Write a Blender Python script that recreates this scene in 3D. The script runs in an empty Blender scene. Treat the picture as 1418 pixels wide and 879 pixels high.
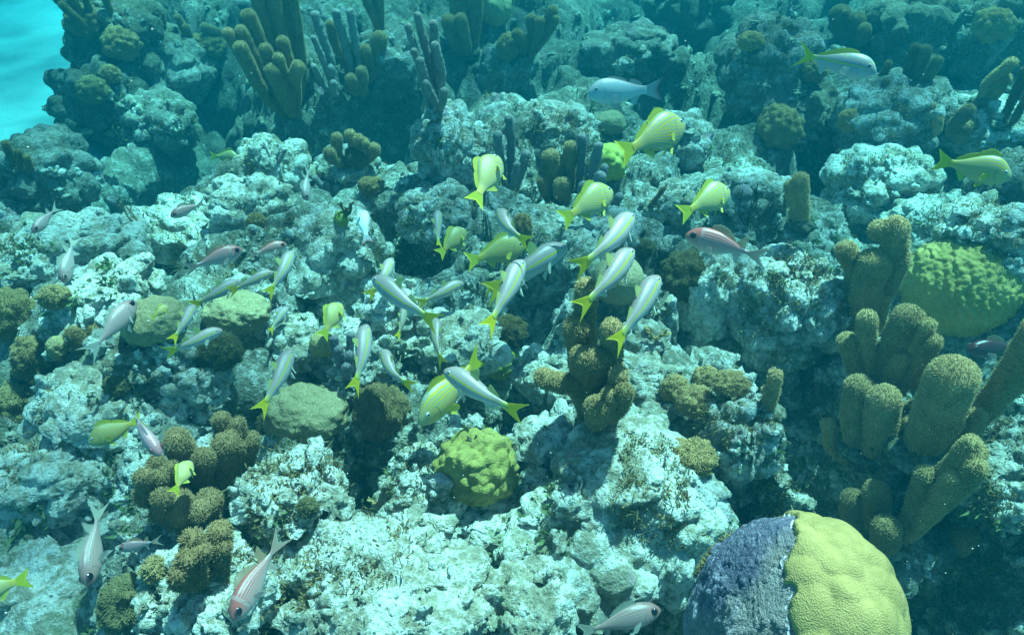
import bpy, bmesh, math, random
import numpy as np
from mathutils import Vector, Matrix
from mathutils.bvhtree import BVHTree

random.seed(7)
RNG = np.random.RandomState(11)
R = math.radians
scene = bpy.context.scene
COL = scene.collection

# ------------------------------------------------------------------ camera
PW, PH = 1418.0, 879.0          # size of the photograph, the unit of the layout tables
FPX = 930.0
CAMZ = 1.35
PITCH = R(40.0)
cam_data = bpy.data.cameras.new('camera')
cam = bpy.data.objects.new('camera', cam_data)
COL.objects.link(cam)
cam_data.sensor_width = 36.0
cam_data.lens = 36.0 * FPX / PW
cam_data.clip_start = 0.05
cam_data.clip_end = 300.0
cam.location = (0, 0, CAMZ)
cam.rotation_euler = (math.pi / 2 - PITCH, 0, 0)
scene.camera = cam
CAM = Vector((0, 0, CAMZ))

# ------------------------------------------------------------------ sky and sun
SUN_EL, SUN_AZ = R(66.0), R(35.0)       # azimuth from +Y towards +X
world = bpy.data.worlds.new('World')
scene.world = world
world.use_nodes = True
wn = world.node_tree
wn.nodes.clear()
wo = wn.nodes.new('ShaderNodeOutputWorld')
wb = wn.nodes.new('ShaderNodeBackground')
sky = wn.nodes.new('ShaderNodeTexSky')
sky.sky_type = 'NISHITA'
sky.sun_disc = False
sky.sun_elevation = SUN_EL
sky.sun_rotation = SUN_AZ
wb.inputs['Strength'].default_value = 0.08
wn.links.new(sky.outputs[0], wb.inputs[0])
wn.links.new(wb.outputs[0], wo.inputs[0])

sun_data = bpy.data.lights.new('sun', 'SUN')
sun_data.energy = 5.0
sun_data.angle = R(0.6)
sun_data.color = (1.0, 0.95, 0.88)
sun = bpy.data.objects.new('sun', sun_data)
COL.objects.link(sun)
sd = Vector((math.sin(SUN_AZ) * math.cos(SUN_EL), math.cos(SUN_AZ) * math.cos(SUN_EL), math.sin(SUN_EL)))
sun.rotation_euler = sd.to_track_quat('Z', 'Y').to_euler()
sun.location = sd * 8.0

scene.view_settings.view_transform = 'Standard'
scene.view_settings.look = 'None'
scene.view_settings.gamma = 1.0
scene.view_settings.use_curve_mapping = False
scene.view_settings.exposure = 1.72
scene.render.engine = 'CYCLES'
cy = scene.cycles
cy.use_denoising = True
try:
    cy.denoiser = 'OPENIMAGEDENOISE'
    cy.denoising_input_passes = 'RGB_ALBEDO_NORMAL'
except Exception:
    pass
cy.max_bounces = 6
cy.diffuse_bounces = 3
cy.glossy_bounces = 2
cy.transmission_bounces = 3
cy.transparent_max_bounces = 10
cy.volume_bounces = 1
cy.sample_clamp_indirect = 4.0
scene.render.filter_size = 1.9
cy.use_adaptive_sampling = False

# ------------------------------------------------------------------ pixel <-> place
_cp, _sp = math.cos(PITCH), math.sin(PITCH)
FWD = Vector((0, _cp, -_sp)); UPV = Vector((0, _sp, _cp)); RIGHT = Vector((1, 0, 0))

def ray(px, py):
    """unit direction of the photograph's pixel"""
    return (FWD + RIGHT * ((px - PW / 2) / FPX) + UPV * ((PH / 2 - py) / FPX)).normalized()

def ray_raw(px, py):
    return FWD + RIGHT * ((px - PW / 2) / FPX) + UPV * ((PH / 2 - py) / FPX)

# ------------------------------------------------------------------ noise (numpy)
def _h(ix, iy, iz, seed):
    n = (ix.astype(np.uint32) * np.uint32(374761393) + iy.astype(np.uint32) * np.uint32(668265263)
         + iz.astype(np.uint32) * np.uint32(2147483647) + np.uint32((seed * 144665) & 0xffffffff))
    n = (n ^ (n >> np.uint32(13))) * np.uint32(1274126177)
    n = (n ^ (n >> np.uint32(16))) * np.uint32(2246822519)
    n = n ^ (n >> np.uint32(15))
    return n.astype(np.float64) / 4294967295.0

def vnoise(p, seed=0):
    """value noise in [-1, 1] at points p (N,3)"""
    f = np.floor(p)
    i = f.astype(np.int64)
    t = p - f
    t = t * t * t * (t * (t * 6 - 15) + 10)
    ix, iy, iz = i[:, 0], i[:, 1], i[:, 2]
    out = 0
    for dx in (0, 1):
        wx = t[:, 0] if dx else 1 - t[:, 0]
        for dy in (0, 1):
            wy = t[:, 1] if dy else 1 - t[:, 1]
            for dz in (0, 1):
                wz = t[:, 2] if dz else 1 - t[:, 2]
                out = out + _h(ix + dx, iy + dy, iz + dz, seed) * wx * wy * wz
    return out * 2 - 1

def fbm(p, octv=4, seed=0, lac=2.03, gain=0.5):
    a, s, tot = 1.0, 0.0, 0.0
    q = p.copy()
    for o in range(octv):
        s = s + a * vnoise(q, seed + o * 17)
        tot += a
        a *= gain
        q = q * lac + 7.31
    return s / tot

def worley2(p, seed=0, jit=0.9):
    """distance to the nearest feature point, 2-D, and that cell's random number"""
    i = np.floor(p).astype(np.int64)
    best = np.full(len(p), 9.0)
    cid = np.zeros(len(p))
    z = np.zeros(len(p), np.int64)
    for dx in (-1, 0, 1):
        for dy in (-1, 0, 1):
            cx, cy_ = i[:, 0] + dx, i[:, 1] + dy
            fx = cx + 0.5 + jit * (_h(cx, cy_, z, seed) - 0.5)
            fy = cy_ + 0.5 + jit * (_h(cx, cy_, z + 1, seed) - 0.5)
            d = (p[:, 0] - fx) ** 2 + (p[:, 1] - fy) ** 2
            m = d < best
            best = np.where(m, d, best)
            cid = np.where(m, _h(cx, cy_, z + 2, seed), cid)
    return np.sqrt(best), cid

def worley3(p, seed=0, jit=0.9):
    i = np.floor(p).astype(np.int64)
    best = np.full(len(p), 9.0)
    for dx in (-1, 0, 1):
        for dy in (-1, 0, 1):
            for dz in (-1, 0, 1):
                cx, cy_, cz = i[:, 0] + dx, i[:, 1] + dy, i[:, 2] + dz
                d = ((p[:, 0] - cx - 0.5 - jit * (_h(cx, cy_, cz, seed) - 0.5)) ** 2
                     + (p[:, 1] - cy_ - 0.5 - jit * (_h(cx, cy_, cz, seed + 1) - 0.5)) ** 2
                     + (p[:, 2] - cz - 0.5 - jit * (_h(cx, cy_, cz, seed + 2) - 0.5)) ** 2)
                best = np.minimum(best, d)
    return np.sqrt(best)

def sstep(a, b, x):
    t = np.clip((x - a) / (b - a), 0, 1)
    return t * t * (3 - 2 * t)

# ------------------------------------------------------------------ object helpers
def mesh_from(name, V, F, smooth=True, uv=None):
    """V (N,3) array, F array (M,k) or list of faces -> mesh"""
    me = bpy.data.meshes.new(name)
    V = np.asarray(V, dtype=np.float32)
    if isinstance(F, np.ndarray):
        k = F.shape[1]
        me.vertices.add(len(V)); me.vertices.foreach_set('co', V.ravel())
        me.loops.add(F.size); me.loops.foreach_set('vertex_index', F.astype(np.int32).ravel())
        me.polygons.add(len(F))
        me.polygons.foreach_set('loop_start', np.arange(0, F.size, k, dtype=np.int32))
        me.polygons.foreach_set('loop_total', np.full(len(F), k, dtype=np.int32))
        me.update(calc_edges=True)
    else:
        me.from_pydata([tuple(v) for v in V], [], F)
    if uv is not None:
        lay = me.uv_layers.new(name='UVMap')
        li = np.empty(len(me.loops), dtype=np.int32)
        me.loops.foreach_get('vertex_index', li)
        lay.data.foreach_set('uv', np.asarray(uv, dtype=np.float32)[li].ravel())
    me.polygons.foreach_set('use_smooth', np.full(len(me.polygons), bool(smooth)))
    me.update()
    return me

def link(name, me, mat, parent=None, loc=None):
    o = bpy.data.objects.new(name, me)
    COL.objects.link(o)
    if mat is not None and me is not None:
        me.materials.append(mat)
    if parent is not None:
        o.parent = parent
    if loc is not None:
        o.location = loc
    return o

def tag(o, label=None, cat=None, group=None, kind=None):
    if label: o['label'] = label
    if cat: o['category'] = cat
    if group: o['group'] = group
    if kind: o['kind'] = kind
    return o

def grid_faces(nu, nv, wrap=False):
    """quads of a grid of nu rows of nv points (rows may close on themselves)"""
    m = nv if wrap else nv - 1
    i, j = np.meshgrid(np.arange(nu - 1), np.arange(m), indexing='ij')
    j2 = (j + 1) % nv
    return np.stack([i * nv + j, i * nv + j2, (i + 1) * nv + j2, (i + 1) * nv + j], -1).reshape(-1, 4)

_ico = {}
def ico(sub):
    if sub not in _ico:
        bm = bmesh.new()
        bmesh.ops.create_icosphere(bm, subdivisions=sub, radius=1.0)
        V = np.array([v.co[:] for v in bm.verts])
        F = np.array([[v.index for v in f.verts] for f in bm.faces])
        bm.free()
        _ico[sub] = (V / np.linalg.norm(V, axis=1)[:, None], F)
    return _ico[sub]

# ------------------------------------------------------------------ materials
def new_mat(name):
    m = bpy.data.materials.new(name)
    m.use_nodes = True
    nt = m.node_tree
    nt.nodes.clear()
    return m, nt

def nd(nt, typ, ins=None, **kw):
    n = nt.nodes.new(typ)
    for k, v in kw.items():
        setattr(n, k, v)
    for k, v in (ins or {}).items():
        s = n.inputs[k]
        if isinstance(v, bpy.types.NodeSocket):
            nt.links.new(v, s)
        else:
            s.default_value = v
    return n

def c4(c): return (c[0], c[1], c[2], 1.0)

def mth(nt, op, a, b=0.0, clamp=False):
    n = nt.nodes.new('ShaderNodeMath'); n.operation = op; n.use_clamp = clamp
    for i, v in enumerate((a, b)):
        if isinstance(v, bpy.types.NodeSocket): nt.links.new(v, n.inputs[i])
        else: n.inputs[i].default_value = v
    return n.outputs[0]

def mixc(nt, fac, a, b, mode='MIX'):
    n = nt.nodes.new('ShaderNodeMix'); n.data_type = 'RGBA'; n.blend_type = mode
    for i, v in ((0, fac), (6, a), (7, b)):
        if isinstance(v, bpy.types.NodeSocket): nt.links.new(v, n.inputs[i])
        else: n.inputs[i].default_value = v if i == 0 else c4(v)
    return n.outputs[2]

def ramp(nt, fac, stops, interp='LINEAR'):
    n = nt.nodes.new('ShaderNodeValToRGB')
    n.color_ramp.interpolation = interp
    el = n.color_ramp.elements
    while len(el) < len(stops): el.new(0.5)
    for e, (p, c) in zip(el, stops):
        e.position = p
        e.color = c4(c) if not isinstance(c, (int, float)) else (c, c, c, 1)
    nt.links.new(fac, n.inputs[0])
    return n.outputs[0]

def sm(nt, x, a, b):
    n = nt.nodes.new('ShaderNodeMapRange'); n.interpolation_type = 'SMOOTHSTEP'
    nt.links.new(x, n.inputs[0]); n.inputs[1].default_value = a; n.inputs[2].default_value = b
    return n.outputs[0]

def noise(nt, vec, scale, detail=4, rough=0.55, dist=0.0):
    return nd(nt, 'ShaderNodeTexNoise', {'Vector': vec, 'Scale': scale, 'Detail': detail, 'Roughness': rough, 'Distortion': dist}).outputs[0]

def voro(nt, vec, scale, feature='F1', rnd=1.0):
    return nd(nt, 'ShaderNodeTexVoronoi', {'Vector': vec, 'Scale': scale, 'Randomness': rnd}, feature=feature).outputs['Distance']

def rock_material(name, pale, tan, turf, micro=1.0, patch=0.5, spec=0.15):
    """crusted limestone: pale sediment, tan film, brown turf, coralline pink, pits"""
    m, nt = new_mat(name)
    out = nd(nt, 'ShaderNodeOutputMaterial')
    pos = nd(nt, 'ShaderNodeNewGeometry').outputs['Position']
    tone = nd(nt, 'ShaderNodeObjectInfo').outputs['Color']
    big = noise(nt, pos, 4.2, 5, 0.6)
    mid = noise(nt, pos, 15.0, 7, 0.68, 0.5)
    fine = noise(nt, pos, 62.0, 6, 0.7, 0.3)
    tiny = noise(nt, pos, 210.0, 4, 0.7)
    pits = voro(nt, pos, 70.0)
    pits2 = voro(nt, pos, 160.0)
    blend = mth(nt, 'ADD', mth(nt, 'MULTIPLY', mid, 0.6), mth(nt, 'MULTIPLY', fine, 0.55))
    blend = mth(nt, 'ADD', blend, mth(nt, 'MULTIPLY', big, 0.28))
    # shade painted on the farther reef: colour shifted toward turf
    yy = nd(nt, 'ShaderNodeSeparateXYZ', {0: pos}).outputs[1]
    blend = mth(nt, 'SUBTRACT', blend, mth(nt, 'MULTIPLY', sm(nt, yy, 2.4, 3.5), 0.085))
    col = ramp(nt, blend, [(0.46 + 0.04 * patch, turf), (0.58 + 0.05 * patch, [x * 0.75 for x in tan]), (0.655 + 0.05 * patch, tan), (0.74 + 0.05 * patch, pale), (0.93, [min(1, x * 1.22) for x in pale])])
    # turf specks and pits
    speck = mth(nt, 'MULTIPLY', sm(nt, tiny, 0.54, 0.68), 0.55)
    col = mixc(nt, speck, col, turf)
    hole = mth(nt, 'MULTIPLY', sm(nt, pits, 0.30, 0.08), sm(nt, mid, 0.48, 0.6))
    col = mixc(nt, mth(nt, 'MULTIPLY', hole, 0.6), col, (0.10, 0.085, 0.05))
    # coralline and green films
    pk = mth(nt, 'MULTIPLY', sm(nt, noise(nt, pos, 9.0, 4, 0.6), 0.60, 0.70), 0.45)
    col = mixc(nt, pk, col, (0.33, 0.20, 0.27))
    gr = mth(nt, 'MULTIPLY', sm(nt, noise(nt, mth(nt, 'ADD', 0, 0) if False else pos, 6.3, 5, 0.65), 0.58, 0.70), 0.5)
    col = mixc(nt, gr, col, (0.16, 0.19, 0.08))
    col = mixc(nt, 1.0, col, tone, 'MULTIPLY')
    bs = nd(nt, 'ShaderNodeBsdfPrincipled', {'Base Color': col, 'Roughness': 0.92, 'Specular IOR Level': spec})
    # relief
    h = mth(nt, 'MULTIPLY', mid, 0.018)
    h = mth(nt, 'ADD', h, mth(nt, 'MULTIPLY', fine, 0.011))
    h = mth(nt, 'ADD', h, mth(nt, 'MULTIPLY', tiny, 0.005))
    h = mth(nt, 'SUBTRACT', h, mth(nt, 'MULTIPLY', hole, 0.006))
    h = mth(nt, 'ADD', h, mth(nt, 'MULTIPLY', pits2, 0.003))
    d = nd(nt, 'ShaderNodeDisplacement', {'Height': h, 'Midlevel': 0.019, 'Scale': micro})
    nt.links.new(bs.outputs[0], out.inputs['Surface'])
    nt.links.new(d.outputs[0], out.inputs['Displacement'])
    m.displacement_method = 'BOTH'
    return m

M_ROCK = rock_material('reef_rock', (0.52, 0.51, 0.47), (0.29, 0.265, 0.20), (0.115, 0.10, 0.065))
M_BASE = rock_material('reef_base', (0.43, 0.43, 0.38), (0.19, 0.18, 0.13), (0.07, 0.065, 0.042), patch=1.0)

# ------------------------------------------------------------------ terrain
SAND_Z = -0.10
def unproj(px, py, z):
    d = ray_raw(px, py)
    t = (z - CAMZ) / d.z
    return (CAM + d * t)

SAND_PX = [(-900, 205), (0, 200), (38, 216), (62, 208), (80, 192), (72, 150), (78, 108), (94, 62), (98, 22), (190, -8), (190, -120), (-900, -140)]
SAND_POLY = np.array([unproj(x, y, SAND_Z)[:2] for x, y in SAND_PX])

def poly_dist(P, poly):
    """signed distance (negative inside) of points P (N,2)"""
    d = np.full(len(P), 1e9)
    inside = np.zeros(len(P), bool)
    n = len(poly)
    for k in range(n):
        a, b = poly[k], poly[(k + 1) % n]
        ab = b - a
        t = np.clip(((P - a) @ ab) / (ab @ ab), 0, 1)
        q = P - a - t[:, None] * ab
        d = np.minimum(d, np.hypot(q[:, 0], q[:, 1]))
        c = ((a[1] > P[:, 1]) != (b[1] > P[:, 1]))
        xi = (b[0] - a[0]) * (P[:, 1] - a[1]) / (b[1] - a[1] + 1e-12) + a[0]
        inside ^= c & (P[:, 0] < xi)
    return np.where(inside, -d, d)

# hollows between the rocks: photograph pixel, radius in pixels, depth in metres
HOLLOWS = [(675, 805, 55, .30), (930, 655, 38, .22), (450, 690, 42, .25), (480, 650, 45, .25), (560, 740, 40, .12), (1300, 820, 120, .40),
           (1380, 760, 70, .35), (1330, 500, 80, .25), (240, 200, 80, .35), (300, 180, 60, .35), (280, 130, 50, .3), (570, 170, 60, .3), (590, 350, 40, .25), (560, 330, 35, .2),
           (700, 560, 50, .2), (690, 470, 45, .22), (910, 420, 40, .25), (1000, 480, 45, .25), (1010, 410, 25, .2),
           (960, 150, 60, .35), (900, 50, 70, .35), (1160, 250, 60, .3), (1150, 200, 40, .25), (1230, 20, 50, .3), (1330, 250, 50, .3), (1400, 280, 40, .25),
           (820, 840, 45, .3), (930, 830, 50, .35), (330, 510, 40, .25), (370, 600, 40, .2), (270, 350, 40, .2), (420, 180, 50, .3),
           (1120, 560, 60, .3), (1150, 640, 50, .35), (60, 640, 50, .3), (70, 560, 30, .2), (170, 360, 40, .2), (150, 240, 70, .3),
           (1040, 690, 40, .25), (690, 130, 60, .3), (520, 150, 50, .3), (740, 420, 40, .25)]
HOL = []
for (hx, hy, hr, hd) in HOLLOWS:
    p = unproj(hx, hy, 0.0)
    dist = (p - CAM).length
    HOL.append((p.x, p.y, hr * dist / FPX, hd))

def terrain_h(X, Y):
    """height of the reef floor"""
    P = np.stack([X, Y, np.zeros_like(X)], -1)
    wx = vnoise(P * 2.3 + 3.1, 5) * 0.16
    wy = vnoise(P * 2.3 + 9.7, 6) * 0.16
    Q = np.stack([X + wx, Y + wy], -1)
    h = 0.05 * np.clip(Y - 2.0, 0, 6) + 0.13 * fbm(P * 1.1, 3, 21)
    for sc, r, amp, sd_ in ((2.1, .78, .20, 3), (4.3, .75, .105, 9), (9.5, .72, .040, 14)):
        f, cid = worley2(Q * sc, sd_)
        h = h + amp * (0.45 + 0.75 * cid) * np.sqrt(np.clip(1 - (f / r) ** 2, 0, 1))
    h = h - 0.16
    for (x0, y0, r0, d0) in HOL:
        q = ((X - x0) ** 2 + ((Y - y0) / 1.15) ** 2) / (r0 * r0)
        h = h - 1.5 * d0 * np.exp(-np.minimum(q, 30) ** 1.3)
    sdist = poly_dist(np.stack([X, Y], -1), SAND_POLY) + 0.10 * vnoise(P * 3.0, 44) + 0.05 * vnoise(P * 9, 45)
    k = sstep(0.05, 0.46, sdist)
    h = h * k + (SAND_Z - 0.18) * (1 - k)
    # the reef ends far behind the picture in open sand
    far = sstep(9.0, 13.0, np.hypot(X, Y))
    return h * (1 - far) + (SAND_Z - 0.18) * far

def _rows():
    ys = list(np.linspace(-2.2, 0.25, 22))
    for py in np.linspace(980, -60, 640):
        ys.append(unproj(PW / 2, py, 0.0).y)
    ys = [y for i, y in enumerate(ys) if i == 0 or y > ys[i - 1] + 1e-4]
    y = ys[-1]
    while y < 14:
        y *= 1.03; ys.append(y)
    return np.array(ys)

ys = _rows()
NCOL = 860
tt = np.linspace(-1, 1, NCOL)
tt = 0.62 * tt + 0.38 * tt ** 3
half = 1.25 + 1.35 * np.maximum(ys, 0)
GX = tt[None, :] * half[:, None]
GY = np.repeat(ys[:, None], NCOL, 1)
X, Y = GX.ravel(), GY.ravel()
Z = terrain_h(X, Y)
P3 = np.stack([X, Y, Z], -1)
# craggy sideways displacement so that the slopes are not smooth sheets
near = 1 - sstep(6.0, 9.0, np.hypot(X, Y))
for k_, (sc, amp) in enumerate(((5.0, .04), (12.0, .02), (27.0, .010))):
    for ax in range(3):
        P3[:, ax] += amp * near * vnoise(np.stack([X, Y, Z], -1) * sc + 13.7 * ax, 60 + 7 * k_ + ax)
TF = grid_faces(len(ys), NCOL)
reef = link('reef_ground', mesh_from('reef_ground', P3, TF), M_BASE)
reef['kind'] = 'structure'
reef.color = (1, 1, 1, 1)

# open sand beyond the reef, rippled, reaching into the blue
m, nt = new_mat('water_tinted_sand')
pos = nd(nt, 'ShaderNodeNewGeometry').outputs['Position']
nz = noise(nt, pos, 2.2, 6, 0.65)
nf = noise(nt, pos, 55.0, 4, 0.7)
colr = ramp(nt, nz, [(0.30, (0.09, 0.20, 0.20)), (0.7, (0.13, 0.27, 0.265))])  # cyan cast of the water painted into the sand colour
bs = nd(nt, 'ShaderNodeBsdfPrincipled', {'Base Color': colr, 'Roughness': 0.95, 'Specular IOR Level': 0.1})
bp = nd(nt, 'ShaderNodeBump', {'Height': mth(nt, 'ADD', nz, mth(nt, 'MULTIPLY', nf, 0.25)), 'Distance': 0.05, 'Strength': 0.6})
nt.links.new(bp.outputs[0], bs.inputs['Normal'])
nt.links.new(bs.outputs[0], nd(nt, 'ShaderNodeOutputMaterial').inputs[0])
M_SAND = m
gx, gy = np.meshgrid(np.linspace(-1, 1, 160), np.linspace(-1, 1, 160), indexing='ij')
gx = np.sign(gx) * np.abs(gx) ** 1.8 * 30; gy = np.sign(gy) * np.abs(gy) ** 1.8 * 30 + 3
_sd = poly_dist(np.stack([gx.ravel(), gy.ravel()], -1), SAND_POLY)
gz = SAND_Z - 1.2 * sstep(.1, .9, _sd) * (1 - sstep(8, 13, np.hypot(gx, gy).ravel())) + 0.05 * fbm(np.stack([gx.ravel(), gy.ravel(), gx.ravel() * 0], -1) * 0.8, 3, 77)
sand = link('sand', mesh_from('sand', np.stack([gx.ravel(), gy.ravel(), gz], -1), grid_faces(160, 160)[:, ::-1].copy()), M_SAND)
sand['kind'] = 'structure'

# the picking surface: coarse terrain, rocks are added below
BV, BF = [], []
_boff = 0
def add_pick(V, F):
    global _boff
    BV.append(V); BF.append(F + _boff); _boff += len(V)
_i = np.arange(0, len(ys), 3); _j = np.arange(0, NCOL, 3)
_sub = P3.reshape(len(ys), NCOL, 3)[_i][:, _j].reshape(-1, 3)
_tf = grid_faces(len(_i), len(_j))
add_pick(_sub, np.concatenate([_tf[:, [0, 1, 2]], _tf[:, [0, 2, 3]]]))
BVH = None
def rebuild_pick():
    global BVH
    V = np.concatenate(BV); F = np.concatenate(BF)
    BVH = BVHTree.FromPolygons([tuple(v) for v in V], [tuple(int(i) for i in f) for f in F])
rebuild_pick()
def hit(px, py, tree=None):
    d = ray(px, py)
    loc, nor, idx, dist = (tree or BVH).ray_cast(CAM, d)
    if loc is None:
        loc = unproj(px, py, SAND_Z); nor = Vector((0, 0, 1)); dist = (loc - CAM).length
    if nor.dot(d) > 0: nor = -nor
    return loc, nor, dist
# the body of water (built last, see the end)
WATER_COL = (0.0005, 0.056, 0.074)
WATER_ABS = (0.05, 0.84, 0.905)
WATER_DENS = 0.36
# ------------------------------------------------------------------ rocks
# label, px, py, half width px, half height px, tone, boxiness, name
P_, G_, B_, D_ = (1.25, 1.22, 1.15), (1, 1, 1), (.62, .58, .48), (.45, .46, .42)  # darkest tone paints in the shade on rocks in shadowed spots
ROCKS = [
 ('pale pitted reef slab below and right of the knobby green coral', 712, 742, 78, 46, P_, 2.6),
 ('broad bright crusted boulder overhanging the dark hollow, left of the big yellow coral', 812, 772, 98, 64, P_, 2.5),
 ('pale lumpy rock touching the purple side of the big yellow coral', 930, 748, 78, 68, P_, 2.4),
 ('pale ridge of rock rising from the broad bright boulder toward the fuzzy tuft', 868, 668, 92, 50, P_, 2.4),
 ('wide speckled pale slab at the bottom edge, right of the diving squirrelfish', 540, 838, 122, 66, P_, 2.8),
 ('sunlit pale slab along the left end of the bottom speckled slab', 440, 815, 60, 48, P_, 2.4),
 ('round pale boulder with pink crust against the knobby green coral', 588, 692, 56, 52, P_, 2.2),
 ('pale domed boulder carrying a small dark tuft on its face', 405, 700, 58, 58, P_, 2.3),
 ('low bright crumbly rock under the tail of the bottom squirrelfish', 285, 832, 78, 50, P_, 2.4),
 ('small pale cone of rock beside the dark hollow at the bottom edge', 738, 848, 48, 50, P_, 2.2),
 ('grey rubble lump behind the knobby green coral', 745, 612, 40, 26, G_, 2.3),
 ('pale flat rock at the foot of the thick brown sea rod cluster', 868, 590, 62, 30, P_, 2.4),
 ('pale egg shaped rock right of the thick brown sea rod cluster', 890, 528, 42, 30, P_, 2.1),
 ('crumbly rock under the tail of the rightmost goatfish', 895, 480, 36, 34, G_, 2.2),
 ('craggy pale boulder beside the brown fuzzy patch, above the big yellow coral', 1020, 605, 50, 56, G_, 2.4),
 ('tall pale spine of rock below the red squirrelfish', 985, 418, 36, 62, P_, 2.3),
 ('large domed boulder with a lit crest left of the right hand sea rods', 1095, 435, 66, 72, G_, 2.3),
 ('small bright lump set on the front of the large domed boulder', 1078, 488, 36, 30, P_, 2.1),
 ('tall crusted boulder below the yellowtail snapper', 1068, 108, 56, 58, G_, 2.4),
 ('shaded rock lump right of the tall crusted boulder', 1120, 165, 42, 40, B_, 2.2),
 ('rugged rock with a pale top above the french grunt at right', 1240, 165, 62, 40, G_, 2.5),
 ('wide pale topped rock under the rugged rock at upper right', 1225, 262, 62, 46, P_, 2.4),
 ('brilliant white capped boulder beside the stubby two finger coral', 1185, 310, 52, 34, P_, 2.2),
 ('pale lumpy rock left of the stubby two finger coral', 1045, 285, 44, 36, G_, 2.3),
 ('smooth grey domed rock behind the green brain coral', 1385, 338, 56, 44, P_, 2.0),
 ('bright pale patch of rock between the white cap and brain coral', 1275, 312, 34, 26, P_, 2.1),
 ('low pale rock behind the grey fingers, under the grey snapper', 772, 188, 52, 38, P_, 2.4),
 ('upright block of rock with a lit top left of the small grey finger coral', 622, 210, 38, 48, G_, 2.9),
 ('crumbly ledge at the top edge above the grey snapper', 870, 78, 52, 32, G_, 2.4),
 ('long sloping pale slab under the vertical white snapper', 458, 368, 72, 62, P_, 2.9),
 ('lit crest of rock left of the pale diving fish', 375, 240, 46, 40, P_, 2.3),
 ('pale rock with speckles left of the sloping slab', 345, 290, 48, 34, P_, 2.4),
 ('bright flat bed of rock under the faint squirrelfish at left', 268, 322, 66, 30, P_, 2.6),
 ('crusted boulder behind the two small grunts mid reef', 612, 305, 52, 40, G_, 2.3),
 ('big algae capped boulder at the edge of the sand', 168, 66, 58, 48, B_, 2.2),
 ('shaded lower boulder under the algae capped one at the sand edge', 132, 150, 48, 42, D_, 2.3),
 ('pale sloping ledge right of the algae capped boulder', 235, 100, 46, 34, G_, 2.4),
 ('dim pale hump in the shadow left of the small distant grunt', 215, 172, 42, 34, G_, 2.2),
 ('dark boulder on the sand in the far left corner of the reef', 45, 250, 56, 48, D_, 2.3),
 ('small dark stone lying alone on the sand', 55, 92, 24, 14, B_, 2.1),
 ('pale rock bed under the large pale fish at far left', 105, 355, 66, 42, P_, 2.5),
 ('bright ledge left of the smooth olive corals', 140, 420, 64, 36, P_, 2.4),
 ('low pale rock at the left edge above the brown round coral', 25, 375, 44, 30, P_, 2.3),
 ('speckled boulder below the lowest left goatfish', 258, 535, 56, 38, P_, 2.3),
 ('crumbly pale rock under the grunt that meets the pale fish', 120, 575, 64, 40, P_, 2.4),
 ('hazy pale rock bed above the big diving squirrelfish', 70, 668, 62, 38, P_, 2.5),
 ('pale rock in the lower left corner beside the fuzzy round clump', 60, 840, 80, 44, G_, 2.4),
 ('pale round rock left of the thick brown sea rod cluster', 752, 522, 42, 32, P_, 2.2),
 ('white crusted bed of rock under the vertical grey tailed goatfish', 630, 482, 62, 36, P_, 2.5),
 ('pale crusted lump between the leaning goatfish and the olive globe', 518, 510, 36, 34, P_, 2.3),
 ('pale narrow rock above the small yellow globe', 415, 490, 36, 46, P_, 2.3),
 ('rock shoulder under the smooth olive coral mound', 420, 622, 60, 34, G_, 2.4),
 ('small pale stone right of the striped grunt at upper middle', 930, 282, 34, 26, P_, 2.2),
 ('dim rock above the small stone at upper middle', 935, 200, 46, 34, G_, 2.3),
 ('pale edged rock at the right edge below the leaning sea rod', 1392, 682, 46, 36, P_, 2.3),
 ('algae streaked coral rock at the upper right, lit along its ridge', 1282, 62, 66, 52, B_, 2.4),
 ('rocky shoulder at the top right corner', 1385, 60, 46, 52, B_, 2.3),
 ('pale lit rock under the finger coral at the right edge', 1372, 178, 46, 30, P_, 2.3),
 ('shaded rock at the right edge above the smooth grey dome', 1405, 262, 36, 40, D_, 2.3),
 ('shaded reef block between the two dark sea rod clusters at top', 540, 95, 46, 42, G_, 2.5),
 ('pale topped stone under the stubby brown corals at upper middle', 480, 240, 44, 28, G_, 2.3),
 ('dark reef block at the top edge left of the yellowtail snapper', 960, 40, 56, 50, D_, 2.5),
 ('pale lump at the top edge behind the brown round tuft', 705, 105, 40, 38, G_, 2.3),
 ('grey rock under the olive globe coral', 850, 330, 40, 30, G_, 2.2),
 ('crusted rock under the smooth olive twin mounds', 200, 500, 66, 36, B_, 2.3),
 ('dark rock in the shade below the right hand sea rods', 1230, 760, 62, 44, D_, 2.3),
 ('pale lump beside the fuzzy tuft above the craggy boulder', 965, 690, 40, 34, G_, 2.2),
 ('rough grey rock with a bushy top right of the red squirrelfish', 1120, 340, 36, 28, G_, 2.2),
 ('pale lump under the small yellow green coral mid reef', 692, 535, 36, 24, G_, 2.2),
 ('shaded rock under the finger cluster right of the yellow globe', 545, 430, 40, 32, G_, 2.3),
]
def rock_shape(n, a, b, c, box, seed, fine=True):
    """unit directions -> offsets of a weathered boulder with half axes a, b, c"""
    q = np.abs(n) ** box
    r = 1.0 / (q.sum(1) ** (1.0 / box))
    r = r * (1 + 0.20 * fbm(n * 1.5 + seed * 3.7, 3, seed))
    w = worley3(n * 2.1 + seed * 1.9, seed)
    r = r * (1.05 - 0.24 * sstep(0.25, 0.85, w))
    V = n * r[:, None] * np.array([a, b, c])
    s = min(a, b, c)
    if fine:
        for k_, (sc, amp) in enumerate(((8.0, .015), (19.0, .008), (45.0, .004))):
            amp = min(amp, s * .3)
            for ax in range(3):
                V[:, ax] += amp * vnoise(V * sc + seed + 5.3 * ax, 80 + 5 * k_ + ax)
    return V

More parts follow.
